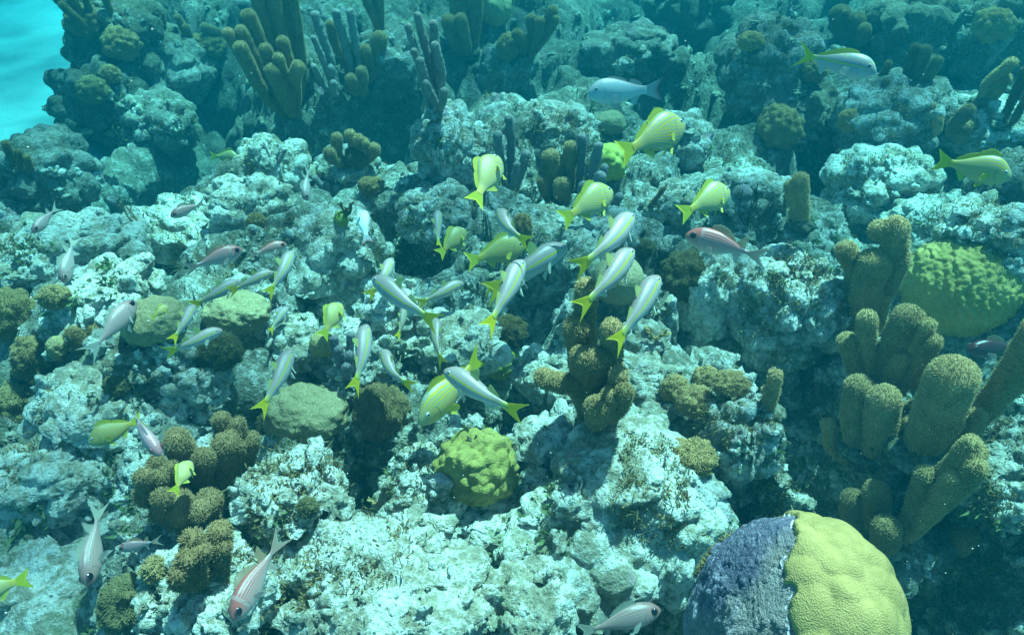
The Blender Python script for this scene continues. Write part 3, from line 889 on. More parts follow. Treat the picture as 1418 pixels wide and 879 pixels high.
# ------------------------------------------------------------------ stony coral heads
def stony(name, dark, light, pore=0.0, scale=420.0):
    m, nt = new_mat(name)
    pos = nd(nt, 'ShaderNodeNewGeometry').outputs['Position']
    n1 = noise(nt, pos, 14.0, 5, 0.6); n2 = noise(nt, pos, 90.0, 4, 0.65)
    f = mth(nt, 'ADD', mth(nt, 'MULTIPLY', n1, .6), mth(nt, 'MULTIPLY', n2, .4))
    col = ramp(nt, f, [(0.36, dark), (0.62, light)])
    v = voro(nt, pos, scale * .45)
    dots = mth(nt, 'MULTIPLY', sm(nt, v, .22, .45), pore)
    col = mixc(nt, dots, col, [x * .55 for x in dark])
    col = mixc(nt, 1.0, col, nd(nt, 'ShaderNodeObjectInfo').outputs['Color'], 'MULTIPLY')
    bs = nd(nt, 'ShaderNodeBsdfPrincipled', {'Base Color': col, 'Roughness': 0.8, 'Specular IOR Level': 0.2})
    bp = nd(nt, 'ShaderNodeBump', {'Height': v, 'Distance': 0.005, 'Strength': 0.35})
    nt.links.new(bp.outputs[0], bs.inputs['Normal'])
    nt.links.new(bs.outputs[0], nd(nt, 'ShaderNodeOutputMaterial').inputs[0])
    return m
M_OLIVE = stony('olive_coral_skin', (0.36, 0.27, 0.13), (0.52, 0.405, 0.225), .6)
M_GREEN = stony('yellow_green_coral_skin', (0.28, 0.27, 0.04), (0.50, 0.47, 0.10), .35, 520)
M_BRAIN = stony('green_brain_skin', (0.31, 0.25, 0.055), (0.54, 0.41, 0.12), .1)
M_YELLOW = stony('mustard_coral_skin', (0.27, 0.21, 0.065), (0.47, 0.345, 0.125), .25, 1150)
M_LIME = M_GREEN

def knobs(freq, amp):
    def f(V, n, s, seed):
        w = worley3(V / s * freq + seed * .31, seed)
        return V + n * (s * amp * (np.sqrt(np.clip(1 - (w / .85) ** 2, 0, 1)) - .5))[:, None]
    return f
def ridges(k, amp):
    def f(V, n, s, seed):
        q = V / s
        wob = fbm(q * 2.6 + seed, 3, seed)
        ph = q[:, 0] * k + 6 * q[:, 2] + wob * 9.0
        br = np.sin(ph) * .5 + .5
        cut = .75 + .5 * vnoise(np.stack([q[:, 0] * 7, q[:, 1] * 5.0, q[:, 2] * 5.0], -1) + 40, seed + 3)
        kn = worley3(q * 8.5 + seed * .2, seed)
        return V + n * (s * amp * (np.clip(br * cut, 0, 1) ** .8 * .7 + .9 * (.5 - kn)))[:, None]
    return f
def gentle(freq, amp):
    def f(V, n, s, seed):
        return V + n * (s * amp * fbm(V / s * freq + seed, 3, seed))[:, None]
    return f
mound('star_coral', 'bright knobby yellow green coral head below the big left facing goatfish', 'coral', 660, 652, 52, 47, M_GREEN, 6, .22, 1.7, knobs(3.3, .24), tone=(.78, .66, .9), sink=.2)
mound('brain_coral', 'big green brain coral with wavy ridges at the right edge', 'brain coral', 1332, 398, 72, 66, M_BRAIN, 7, .07, 1.2, ridges(32.0, .07), box=2.15, sink=.1, tone=(1.0, .92, .95))
mound('star_coral', 'smooth olive coral mound with lobed edge under the lowest middle goatfish', 'coral', 422, 578, 58, 38, M_OLIVE, 6, .16, 1.3, gentle(2.3, .14), tone=(1, 1, 1), box=2.1)
mound('star_coral', 'smooth olive globe coral behind the upper goatfish', 'coral', 857, 392, 35, 36, M_OLIVE, 5, .05, 1.2, gentle(2, .05), tone=(.82, .86, .9))
mound('star_coral', 'smooth olive mound behind the striped left squirrelfish', 'coral', 212, 450, 46, 32, M_OLIVE, 6, .14, 1.3, gentle(2.3, .15), tone=(.82, .84, .8), box=2.1)
mound('star_coral', 'flat topped olive coral beneath the row of three goatfish, left', 'coral', 325, 436, 46, 25, M_OLIVE, 6, .18, 1.5, gentle(2.3, .16), tone=(.9, .92, .9), box=2.1)
mound('star_coral', 'small yellow knob coral behind the dark grey fingers', 'coral', 842, 228, 26, 24, M_GREEN, 5, .1, 1.5, knobs(2.6, .2), tone=(.95, .95, .8))
mound('star_coral', 'small yellow knobbed coral behind the lone yellow tail, centre', 'coral', 688, 502, 28, 24, M_GREEN, 5, .12, 1.5, knobs(3.0, .2), tone=(.9, .9, .85))
mound('star_coral', 'small olive yellow globe below the bent grunt, left of centre', 'coral', 446, 478, 18, 18, M_OLIVE, 5, .08, 1.5, gentle(2, .08), tone=(1, 1, .8))
mound('star_coral', 'little green lump on the sloping slab crest', 'coral', 472, 306, 10, 13, M_GREEN, 4, .1, 1.5, gentle(2, .1), tone=(.7, .75, .7))
mound('star_coral', 'pale olive coral head on the top edge right of the fat brown fingers', 'coral', 686, 14, 22, 24, M_OLIVE, 5, .08, 1.4, gentle(2, .1), tone=(.85, .95, .85))
mound('star_coral', 'dim olive hump between the grey snapper and the grunt', 'coral', 846, 172, 22, 16, M_OLIVE, 5, .1, 1.4, gentle(2, .1), tone=(.6, .66, .66))
mound('star_coral', 'small yellowish crust by the brown fingers near the left edge', 'coral', 78, 484, 13, 18, M_OLIVE, 4, .2, 2.0, knobs(3, .2), tone=(.8, .8, .7))

rebuild_pick()
# ------------------------------------------------------------------ the big yellow coral with the dead purple side
m, nt = new_mat('purple_dead_coral')
pos = nd(nt, 'ShaderNodeNewGeometry').outputs['Position']
n1 = noise(nt, pos, 20.0, 6, 0.68, .6); n2 = noise(nt, pos, 140.0, 4, 0.7); n3 = noise(nt, pos, 7.0, 3, .5)
f = mth(nt, 'ADD', mth(nt, 'MULTIPLY', n1, .55), mth(nt, 'MULTIPLY', n2, .45))
col = ramp(nt, f, [(0.36, (0.03, 0.045, 0.085)), (0.51, (0.12, 0.12, 0.165)), (0.60, (0.23, 0.22, 0.28)), (0.69, (0.52, 0.52, 0.55))])
col = mixc(nt, mth(nt, 'MULTIPLY', sm(nt, n3, .50, .64), .4), col, (0.34, 0.30, 0.20))
bs = nd(nt, 'ShaderNodeBsdfPrincipled', {'Base Color': col, 'Roughness': 0.8, 'Specular IOR Level': 0.25})
h = mth(nt, 'ADD', mth(nt, 'MULTIPLY', n1, .03), mth(nt, 'MULTIPLY', n2, .008))
d = nd(nt, 'ShaderNodeDisplacement', {'Height': h, 'Midlevel': .018, 'Scale': 1.0})
o_ = nd(nt, 'ShaderNodeOutputMaterial')
nt.links.new(bs.outputs[0], o_.inputs[0]); nt.links.new(d.outputs[0], o_.inputs['Displacement'])
m.displacement_method = 'BOTH'
M_PURPLE = m
M_RIM = stony('pale_growing_rim', (0.34, 0.35, 0.42), (0.55, 0.56, 0.62), 0)

loc, nor, dist = hit(1110, 800)
BD = 1.02                                     # distance of the coral's middle from the camera
cc = CAM + ray(1080, 896) * BD
root = bpy.data.objects.new('mound_coral', None); COL.objects.link(root); root.location = cc
tag(root, 'big mustard yellow coral mound with a purple dead side in the lower right corner', 'coral')
K = BD / FPX
n, F = ico(7)
def big_shape(n, grow=0.0):
    q = np.abs(n) ** 2.35
    r = 1 / q.sum(1) ** (1 / 2.35)
    r = r * (1 + .06 * fbm(n * 1.3 + 5, 3, 31))
    V = n * r[:, None] * np.array([98 * K, 112 * K, 184 * K])
    # lean the crown to the right as it rises
    V[:, 0] += .03 * V[:, 2]
    return V + n * grow
V = big_shape(n)
link('dead_side', mesh_from('dead_side', V, F), M_PURPLE, root)
# living yellow skin: the part of the mound right of a wavering edge
edge = n[:, 0] - .12 * n[:, 1] - .05 * n[:, 2] - .45 * np.maximum(n[:, 1], 0) + .15 * fbm(n * 3 + 2, 4, 8) + .05 * fbm(n * 11, 2, 9)
s = sstep(-.52, -.42, edge) * sstep(.76, .69, n[:, 0] + .14 * fbm(n * 5, 3, 12) ) 
bumps = worley3(n * 4.2 + 3 + .3 * fbm(n * 3, 2, 3)[:, None], 18)
big = fbm(n * 2.5 + 1, 2, 19)
lift = -.016 + (.022 + .006 * (1 - np.clip(bumps / .75, 0, 1.0) ** 2) + .005 * big) * s + .0
Vy = big_shape(n) + n * lift[:, None]
keep = (s[F].max(1) > .02)
Fy = F[keep]
used = np.unique(Fy); remap = -np.ones(len(n), int); remap[used] = np.arange(len(used))
link('living_skin', mesh_from('living_skin', Vy[used], remap[Fy]), M_YELLOW, root)
# thin pale growing edge along the left border of the living skin
rim = (np.exp(-((edge + .485) / .012) ** 2))
lr = -.004 + .010 * rim * (.6 + .6 * vnoise(n * 9, 5))
Vr = big_shape(n) + n * lr[:, None]
keep = (rim[F].max(1) > .12) & (n[F][:, :, 2].mean(1) > -.6) & (n[F][:, 0, 0] < .5)
Fr = F[keep]; used = np.unique(Fr); remap = -np.ones(len(n), int); remap[used] = np.arange(len(used))
link('growing_edge', mesh_from('growing_edge', Vr[used], remap[Fr]), M_RIM, root)

# brown turf growing along the shaded crest behind the living skin
vdir = np.array((cc - CAM).normalized())
dv = n @ vdir + .07 * fbm(n * 6, 2, 4)
crest = (dv > -.10) & (dv < .30) & (n[:, 2] > .05) & (n[:, 0] > -.95) & (n[:, 0] < .60)
Ff = F[crest[F].all(1)]
used = np.unique(Ff); remap = -np.ones(len(n), int); remap[used] = np.arange(len(used))
Vt = (big_shape(n) + n * .004)[used]
V_, F_t, uv_ = fuzz(Vt, remap[Ff], n[used], 130000, .0065, .0010, 77, 14000)
o = link('turf_fringe', mesh_from('turf_fringe', V_, F_t, True, uv_), M_TURF, root)
o.color = (1.25, 1.15, .95, 1)
# ------------------------------------------------------------------ fish
def fish_mat(name, kind):
    """skin: u runs from snout (0) to tail root (1), v from belly (0) to back (1)"""
    m, nt = new_mat(name)
    uvn = nd(nt, 'ShaderNodeUVMap').outputs[0]
    sp = nd(nt, 'ShaderNodeSeparateXYZ', {0: uvn})
    u, v = sp.outputs[0], sp.outputs[1]
    rnd = nd(nt, 'ShaderNodeObjectInfo').outputs['Random']
    wob = noise(nt, nd(nt, 'ShaderNodeVectorMath', {0: uvn, 1: nd(nt, 'ShaderNodeCombineXYZ', {2: rnd}).outputs[0]}, operation='ADD').outputs[0], 7.0, 3, .5)
    def band(x, c, w):
        d = mth(nt, 'ABSOLUTE', mth(nt, 'SUBTRACT', x, c))
        return sm(nt, d, w, w * .45)
    rough, spec = .38, .45
    if kind == 'goat':
        col = ramp(nt, v, [(0.0, (.62, .61, .58)), (.34, (.48, .44, .43)), (.60, (.44, .375, .35)), (.80, (.38, .29, .265)), (1.0, (.31, .22, .20))])
        # reddish snout and brow
        hd = mth(nt, 'MULTIPLY', sm(nt, u, .20, .02), sm(nt, v, .45, .75))
        col = mixc(nt, mth(nt, 'MULTIPLY', hd, .6), col, (.42, .22, .20))
        st = mth(nt, 'MULTIPLY', band(v, .66, .058), sm(nt, u, .10, .16))
        col = mixc(nt, st, col, (.56, .47, .015))
        col = mixc(nt, mth(nt, 'MULTIPLY', sm(nt, u, .86, .99), .85), col, (.62, .60, .06))
    elif kind == 'grunt':
        base = ramp(nt, v, [(0.0, (.64, .50, .20)), (.3, (.70, .47, .07)), (.7, (.64, .45, .04)), (1.0, (.56, .39, .04))])
        ph_hi = mth(nt, 'ADD', mth(nt, 'MULTIPLY', v, 60.0), mth(nt, 'MULTIPLY', u, 8.0))
        ph_lo = mth(nt, 'ADD', mth(nt, 'MULTIPLY', v, 62.0), mth(nt, 'MULTIPLY', u, -46.0))
        sel = sm(nt, v, .60, .66)
        ph = mth(nt, 'ADD', mth(nt, 'MULTIPLY', ph_hi, sel), mth(nt, 'MULTIPLY', ph_lo, mth(nt, 'SUBTRACT', 1.0, sel)))
        ph = mth(nt, 'ADD', ph, mth(nt, 'MULTIPLY', wob, 5.0))
        s = sm(nt, mth(nt, 'SINE', ph), -.15, .65)
        s = mth(nt, 'MULTIPLY', s, sm(nt, u, .97, .80))
        s = mth(nt, 'MULTIPLY', s, mth(nt, 'ADD', .35, mth(nt, 'MULTIPLY', sm(nt, u, .10, .25), .65)))
        col = mixc(nt, s, base, (.34, .36, .26))
        col = mixc(nt, mth(nt, 'MULTIPLY', sm(nt, u, .22, .05), .5), col, (.42, .44, .30))
    elif kind == 'squirrel':
        base = ramp(nt, v, [(0.0, (.66, .52, .50)), (.35, (.60, .27, .23)), (.75, (.58, .15, .12)), (1.0, (.50, .11, .09))])
        s = sm(nt, mth(nt, 'SINE', mth(nt, 'ADD', mth(nt, 'MULTIPLY', v, 62.0), mth(nt, 'MULTIPLY', wob, 1.0))), -.1, .7)
        s = mth(nt, 'MULTIPLY', s, sm(nt, u, .22, .32))
        col = mixc(nt, mth(nt, 'MULTIPLY', s, .48), base, (.68, .60, .56))
        ck = mth(nt, 'MULTIPLY', band(u, .25, .035), sm(nt, v, .15, .4))
        col = mixc(nt, mth(nt, 'MULTIPLY', ck, .3), col, (.72, .62, .58))
        sad = mth(nt, 'MULTIPLY', band(u, .90, .06), sm(nt, v, .6, .9))
        col = mixc(nt, mth(nt, 'MULTIPLY', sad, .6), col, (.75, .70, .66))
        rough, spec = .3, .6
    elif kind == 'pale':
        base = ramp(nt, v, [(0.0, (.64, .44, .40)), (.4, (.54, .31, .28)), (.8, (.48, .25, .22)), (1.0, (.42, .20, .18))])
        s = sm(nt, mth(nt, 'SINE', mth(nt, 'ADD', mth(nt, 'MULTIPLY', v, 58.0), mth(nt, 'MULTIPLY', wob, 1.0))), -.1, .7)
        col = mixc(nt, mth(nt, 'MULTIPLY', mth(nt, 'MULTIPLY', s, sm(nt, u, .22, .32)), .5), base, (.62, .47, .43))
        hd = sm(nt, u, .18, .03)
        col = mixc(nt, mth(nt, 'MULTIPLY', hd, .7), col, (.40, .16, .14))
        rough, spec = .3, .6
    elif kind == 'snapper':
        col = ramp(nt, v, [(0.0, (.62, .66, .66)), (.4, (.46, .52, .54)), (.8, (.36, .42, .45)), (1.0, (.40, .30, .29))])
        bl = mth(nt, 'MULTIPLY', sm(nt, wob, .50, .62), .25)
        col = mixc(nt, bl, col, (.56, .52, .50))
    else:  # yellowtail
        col = ramp(nt, v, [(0.0, (.56, .48, .50)), (.45, (.38, .35, .38)), (.62, (.30, .28, .30)), (1.0, (.30, .28, .22))])
        c = mth(nt, 'SUBTRACT', mth(nt, 'ADD', .50, mth(nt, 'MULTIPLY', u, .10)), 0)
        w = mth(nt, 'ADD', .02, mth(nt, 'MULTIPLY', mth(nt, 'POWER', u, 2.0), .12))
        d = mth(nt, 'ABSOLUTE', mth(nt, 'SUBTRACT', v, c))
        st = mth(nt, 'LESS_THAN', d, w)
        col = mixc(nt, mth(nt, 'MULTIPLY', st, .9), col, (.58, .50, .05))
        col = mixc(nt, mth(nt, 'MULTIPLY', sm(nt, u, .88, 1.0), 1.0), col, (.62, .58, .05))
        sp_ = mth(nt, 'MULTIPLY', sm(nt, voro(nt, nd(nt, 'ShaderNodeVectorMath', {0: uvn, 1: (9, 6, 1)}, operation='MULTIPLY').outputs[0], 1.0), .26, .16), sm(nt, v, .68, .74))
        col = mixc(nt, mth(nt, 'MULTIPLY', sp_, .7), col, (.56, .50, .10))
    # mouth line and gill cover edge
    mouth = mth(nt, 'MULTIPLY', band(v, .36, .022), sm(nt, u, .075, .06))
    col = mixc(nt, mth(nt, 'MULTIPLY', mouth, .75), col, (.10, .07, .07))
    gx = mth(nt, 'ADD', u, mth(nt, 'MULTIPLY', mth(nt, 'POWER', mth(nt, 'SUBTRACT', v, .45), 2.0), .55))
    gill = mth(nt, 'MULTIPLY', band(gx, .275, .010), mth(nt, 'MULTIPLY', sm(nt, v, .12, .22), sm(nt, v, .78, .66)))
    col = mixc(nt, mth(nt, 'MULTIPLY', gill, .45), col, (.14, .12, .11))
    # scales
    sv = nd(nt, 'ShaderNodeVectorMath', {0: uvn, 1: (62, 34, 1)}, operation='MULTIPLY').outputs[0]
    sc = voro(nt, sv, 1.0, 'F1', .35)
    col = mixc(nt, mth(nt, 'MULTIPLY', sm(nt, sc, .45, .72), .22), col, (.16, .14, .14))
    col = mixc(nt, 1.0, col, nd(nt, 'ShaderNodeObjectInfo').outputs['Color'], 'MULTIPLY')
    bp = nd(nt, 'ShaderNodeBump', {'Height': mth(nt, 'ADD', sc, mth(nt, 'MULTIPLY', gill, -1.5)), 'Distance': .0012, 'Strength': .35})
    bs = nd(nt, 'ShaderNodeBsdfPrincipled', {'Base Color': col, 'Roughness': rough, 'Specular IOR Level': spec, 'Normal': bp.outputs[0]})
    nt.links.new(bs.outputs[0], nd(nt, 'ShaderNodeOutputMaterial').inputs[0])
    return m

def fin_mat(name, base, edge, alpha=.8, edgew=.75):
    m, nt = new_mat(name)
    sp = nd(nt, 'ShaderNodeSeparateXYZ', {0: nd(nt, 'ShaderNodeUVMap').outputs[0]})
    u, v = sp.outputs[0], sp.outputs[1]
    col = mixc(nt, sm(nt, v, edgew, 1.0), base, edge)
    rays = mth(nt, 'ADD', .5, mth(nt, 'MULTIPLY', mth(nt, 'SINE', mth(nt, 'MULTIPLY', u, 110.0)), .5))
    col = mixc(nt, mth(nt, 'MULTIPLY', rays, .28), col, [x * .5 for x in base])
    df = nd(nt, 'ShaderNodeBsdfPrincipled', {'Base Color': col, 'Roughness': .5, 'Specular IOR Level': .3})
    tl = nd(nt, 'ShaderNodeBsdfTranslucent', {'Color': col})
    tp = nd(nt, 'ShaderNodeBsdfTransparent')
    a = nd(nt, 'ShaderNodeMixShader', {0: .38, 1: df.outputs[0], 2: tl.outputs[0]})
    thin = mth(nt, 'MULTIPLY', mth(nt, 'ADD', .55, mth(nt, 'MULTIPLY', v, .6)), (1 - alpha) * 1.4, True)
    b = nd(nt, 'ShaderNodeMixShader', {0: thin, 1: a.outputs[0], 2: tp.outputs[0]})
    nt.links.new(b.outputs[0], nd(nt, 'ShaderNodeOutputMaterial').inputs[0])
    return m

def eye_mat(name, c, rough=.15):
    m, nt = new_mat(name)
    bs = nd(nt, 'ShaderNodeBsdfPrincipled', {'Base Color': c4(c), 'Roughness': rough, 'Specular IOR Level': .6})
    nt.links.new(bs.outputs[0], nd(nt, 'ShaderNodeOutputMaterial').inputs[0])
    return m
M_PUPIL = eye_mat('black_pupil', (.008, .010, .014), .08)
YEL, YEL2 = (.84, .66, .03), (.90, .72, .05)
SPEC = {
 'goat': dict(body=.80, skin=fish_mat('goatfish_skin', 'goat'), eye=(.105, .050, .019, .017), iris=eye_mat('goatfish_iris', (.50, .46, .45)), pupil=.62,
   s=[0, .02, .05, .10, .18, .28, .40, .55, .70, .84, .94, 1.0],
   top=[.0, .022, .042, .070, .096, .108, .104, .086, .062, .044, .036, .036],
   bot=[-.010, -.026, -.036, -.050, -.068, -.082, -.086, -.076, -.056, -.038, -.032, -.032],
   wid=[.004, .020, .032, .046, .058, .064, .063, .054, .038, .024, .015, .010],
   dorsal=[(.30, .42, [.10, .115, .09, .05, .015], .55), (.53, .68, [.065, .06, .045, .03, .015], .45)], anal=(.57, .68, [.06, .055, .04, .02, .01], .45), tail=(.13, .105, 1.2),
   pect=(.27, -.022, .125, .036), pelv=(.28, .125, .030), barbel=True,
   fin=fin_mat('goatfish_fin', (.66, .66, .58), (.62, .62, .40), .72), tailm=fin_mat('goatfish_tail', YEL, YEL2, .92), dors=fin_mat('goatfish_dorsal', (.62, .60, .22), (.66, .64, .18), .75)),
 'grunt': dict(body=.80, skin=fish_mat('grunt_skin', 'grunt'), eye=(.10, .055, .026, .024), iris=eye_mat('grunt_iris', (.42, .46, .45)), pupil=.6,
   s=[0, .02, .05, .10, .18, .28, .40, .55, .70, .84, .94, 1.0],
   top=[.0, .032, .060, .100, .150, .184, .188, .160, .112, .066, .046, .044],
   bot=[-.012, -.036, -.056, -.082, -.112, -.138, -.146, -.134, -.096, -.056, -.042, -.042],
   wid=[.004, .020, .034, .050, .066, .076, .076, .064, .044, .026, .016, .010],
   dorsal=[(.22, .50, [.03, .075, .080, .066, .05], .25), (.50, .74, [.05, .062, .06, .05, .02], .30)], anal=(.53, .68, [.085, .075, .055, .035, .015], .5), tail=(.16, .075, 1.0),
   pect=(.27, -.035, .15, .040), pelv=(.29, .13, .036),
   fin=fin_mat('grunt_fin', (.58, .56, .10), YEL2, .85), tailm=fin_mat('grunt_tail', (.60, .58, .04), YEL2, .95), dors=fin_mat('grunt_dorsal', (.54, .52, .07), YEL2, .88)),
 'squirrel': dict(body=.76, skin=fish_mat('squirrelfish_skin', 'squirrel'), eye=(.098, .038, .044, .040), iris=eye_mat('squirrelfish_iris', (.16, .05, .05)), pupil=.80,
   s=[0, .02, .05, .10, .18, .28, .40, .55, .70, .84, .94, 1.0],
   top=[.0, .030, .056, .088, .118, .138, .142, .124, .086, .044, .026, .024],
   bot=[-.012, -.034, -.052, -.074, -.098, -.116, -.120, -.104, -.068, -.034, -.022, -.022],
   wid=[.006, .026, .042, .058, .070, .076, .072, .058, .038, .022, .012, .009],
   dorsal=[(.26, .56, [.05, .085, .085, .065, .03], .30), (.57, .68, [.10, .145, .10, .05, .02], .85)], anal=(.56, .66, [.115, .095, .06, .03, .02], .7), tail=(.145, .135, 1.25),
   pect=(.26, -.03, .14, .032), pelv=(.30, .14, .032),
   fin=fin_mat('squirrelfish_fin', (.66, .52, .44), (.72, .66, .56), .66), tailm=fin_mat('squirrelfish_tail', (.62, .42, .32), (.70, .62, .50), .88), dors=fin_mat('squirrelfish_dorsal', (.58, .36, .22), (.70, .58, .34), .68)),
 'snapper': dict(body=.79, skin=fish_mat('snapper_skin', 'snapper'), eye=(.095, .052, .024, .022), iris=eye_mat('snapper_iris', (.30, .24, .22)), pupil=.65,
   s=[0, .02, .05, .10, .18, .28, .40, .55, .70, .84, .94, 1.0],
   top=[.0, .032, .062, .100, .134, .150, .146, .122, .090, .060, .048, .048],
   bot=[-.014, -.042, -.062, -.084, -.106, -.122, -.126, -.116, -.086, -.052, -.042, -.042],
   wid=[.005, .022, .036, .052, .066, .074, .072, .060, .042, .026, .017, .010],
   dorsal=[(.26, .52, [.01, .03, .035, .03, .02], .3), (.54, .72, [.04, .065, .06, .05, .02], .5)], anal=(.56, .70, [.09, .085, .06, .03, .01], .55), tail=(.15, .075, 1.0),
   pect=(.27, -.03, .14, .036), pelv=(.29, .13, .036),
   fin=fin_mat('snapper_fin', (.50, .56, .58), (.52, .44, .42), .8), tailm=fin_mat('snapper_tail', (.46, .48, .49), (.44, .22, .19), .92, .6), dors=fin_mat('snapper_dorsal', (.44, .44, .44), (.46, .26, .22), .85)),
}
SPEC['pale'] = dict(SPEC['squirrel'], skin=fish_mat('pale_squirrelfish_skin', 'pale'),
   fin=fin_mat('pale_fin', (.62, .58, .52), (.66, .64, .58), .62), tailm=fin_mat('pale_tail', (.62, .56, .46), (.68, .64, .55), .88), dors=fin_mat('pale_dorsal', (.58, .52, .42), (.66, .62, .50), .62))
SPEC['yellowtail'] = dict(SPEC['snapper'], skin=fish_mat('yellowtail_skin', 'yellowtail'), tail=(.165, .135, 1.15),
   dorsal=[(.26, .72, [.02, .05, .055, .045, .02], .3)],
   top=[.0, .026, .052, .088, .120, .134, .130, .108, .076, .046, .034, .032], bot=[-.012, -.034, -.052, -.076, -.098, -.112, -.116, -.102, -.072, -.042, -.030, -.030],
   tailm=fin_mat('yellowtail_tail', (.62, .58, .04), YEL2, .95), dors=fin_mat('yellowtail_dorsal', (.56, .52, .08), (.62, .58, .08), .85), fin=fin_mat('yellowtail_fin', (.56, .54, .50), (.60, .58, .40), .75))
SPEC['red'] = dict(SPEC['squirrel'])

def fin_sheet(base, edge, nv=7, th=.0035, side=None):
    """a fin as a thin closed leaf between its root curve and its outer edge"""
    base, edge = np.asarray(base, float), np.asarray(edge, float)
    nu = len(base)
    t = np.linspace(0, 1, nv)
    G = base[:, None, :] * (1 - t)[None, :, None] + edge[:, None, :] * t[None, :, None]
    if side is None: side = np.array([0, 1., 0])
    off = side[None, None, :] * (th * (1 - .85 * t))[None, :, None]
    e = np.ones(nu); e[0] = e[-1] = .15
    off = off * e[:, None, None]
    A = (G + off).reshape(-1, 3); B = (G - off).reshape(-1, 3)
    uu, vv = np.meshgrid(np.linspace(0, 1, nu), t, indexing='ij')
    uv = np.stack([uu.ravel(), vv.ravel()], -1)
    F = grid_faces(nu, nv)
    n = nu * nv
    rim = [i * nv for i in range(nu)] + [(nu - 1) * nv + j for j in range(1, nv)] + [i * nv + nv - 1 for i in range(nu - 2, -1, -1)] + [j for j in range(nv - 2, 0, -1)]
    R_ = np.array([[rim[k], rim[k] + n, rim[(k + 1) % len(rim)] + n, rim[(k + 1) % len(rim)]] for k in range(len(rim))])
    return np.concatenate([A, B]), np.concatenate([F, F[:, ::-1] + n, R_]), np.concatenate([uv, uv])

def spline(xs, ys, x):
    """smooth monotone-ish interpolation"""
    xs, ys = np.asarray(xs, float), np.asarray(ys, float)
    d = np.gradient(ys, xs)
    i = np.clip(np.searchsorted(xs, x) - 1, 0, len(xs) - 2)
    h = xs[i + 1] - xs[i]; t = (x - xs[i]) / h
    return ((1 + 2 * t) * (1 - t) ** 2 * ys[i] + t * (1 - t) ** 2 * h * d[i] + t * t * (3 - 2 * t) * ys[i + 1] + t * t * (t - 1) * h * d[i + 1])

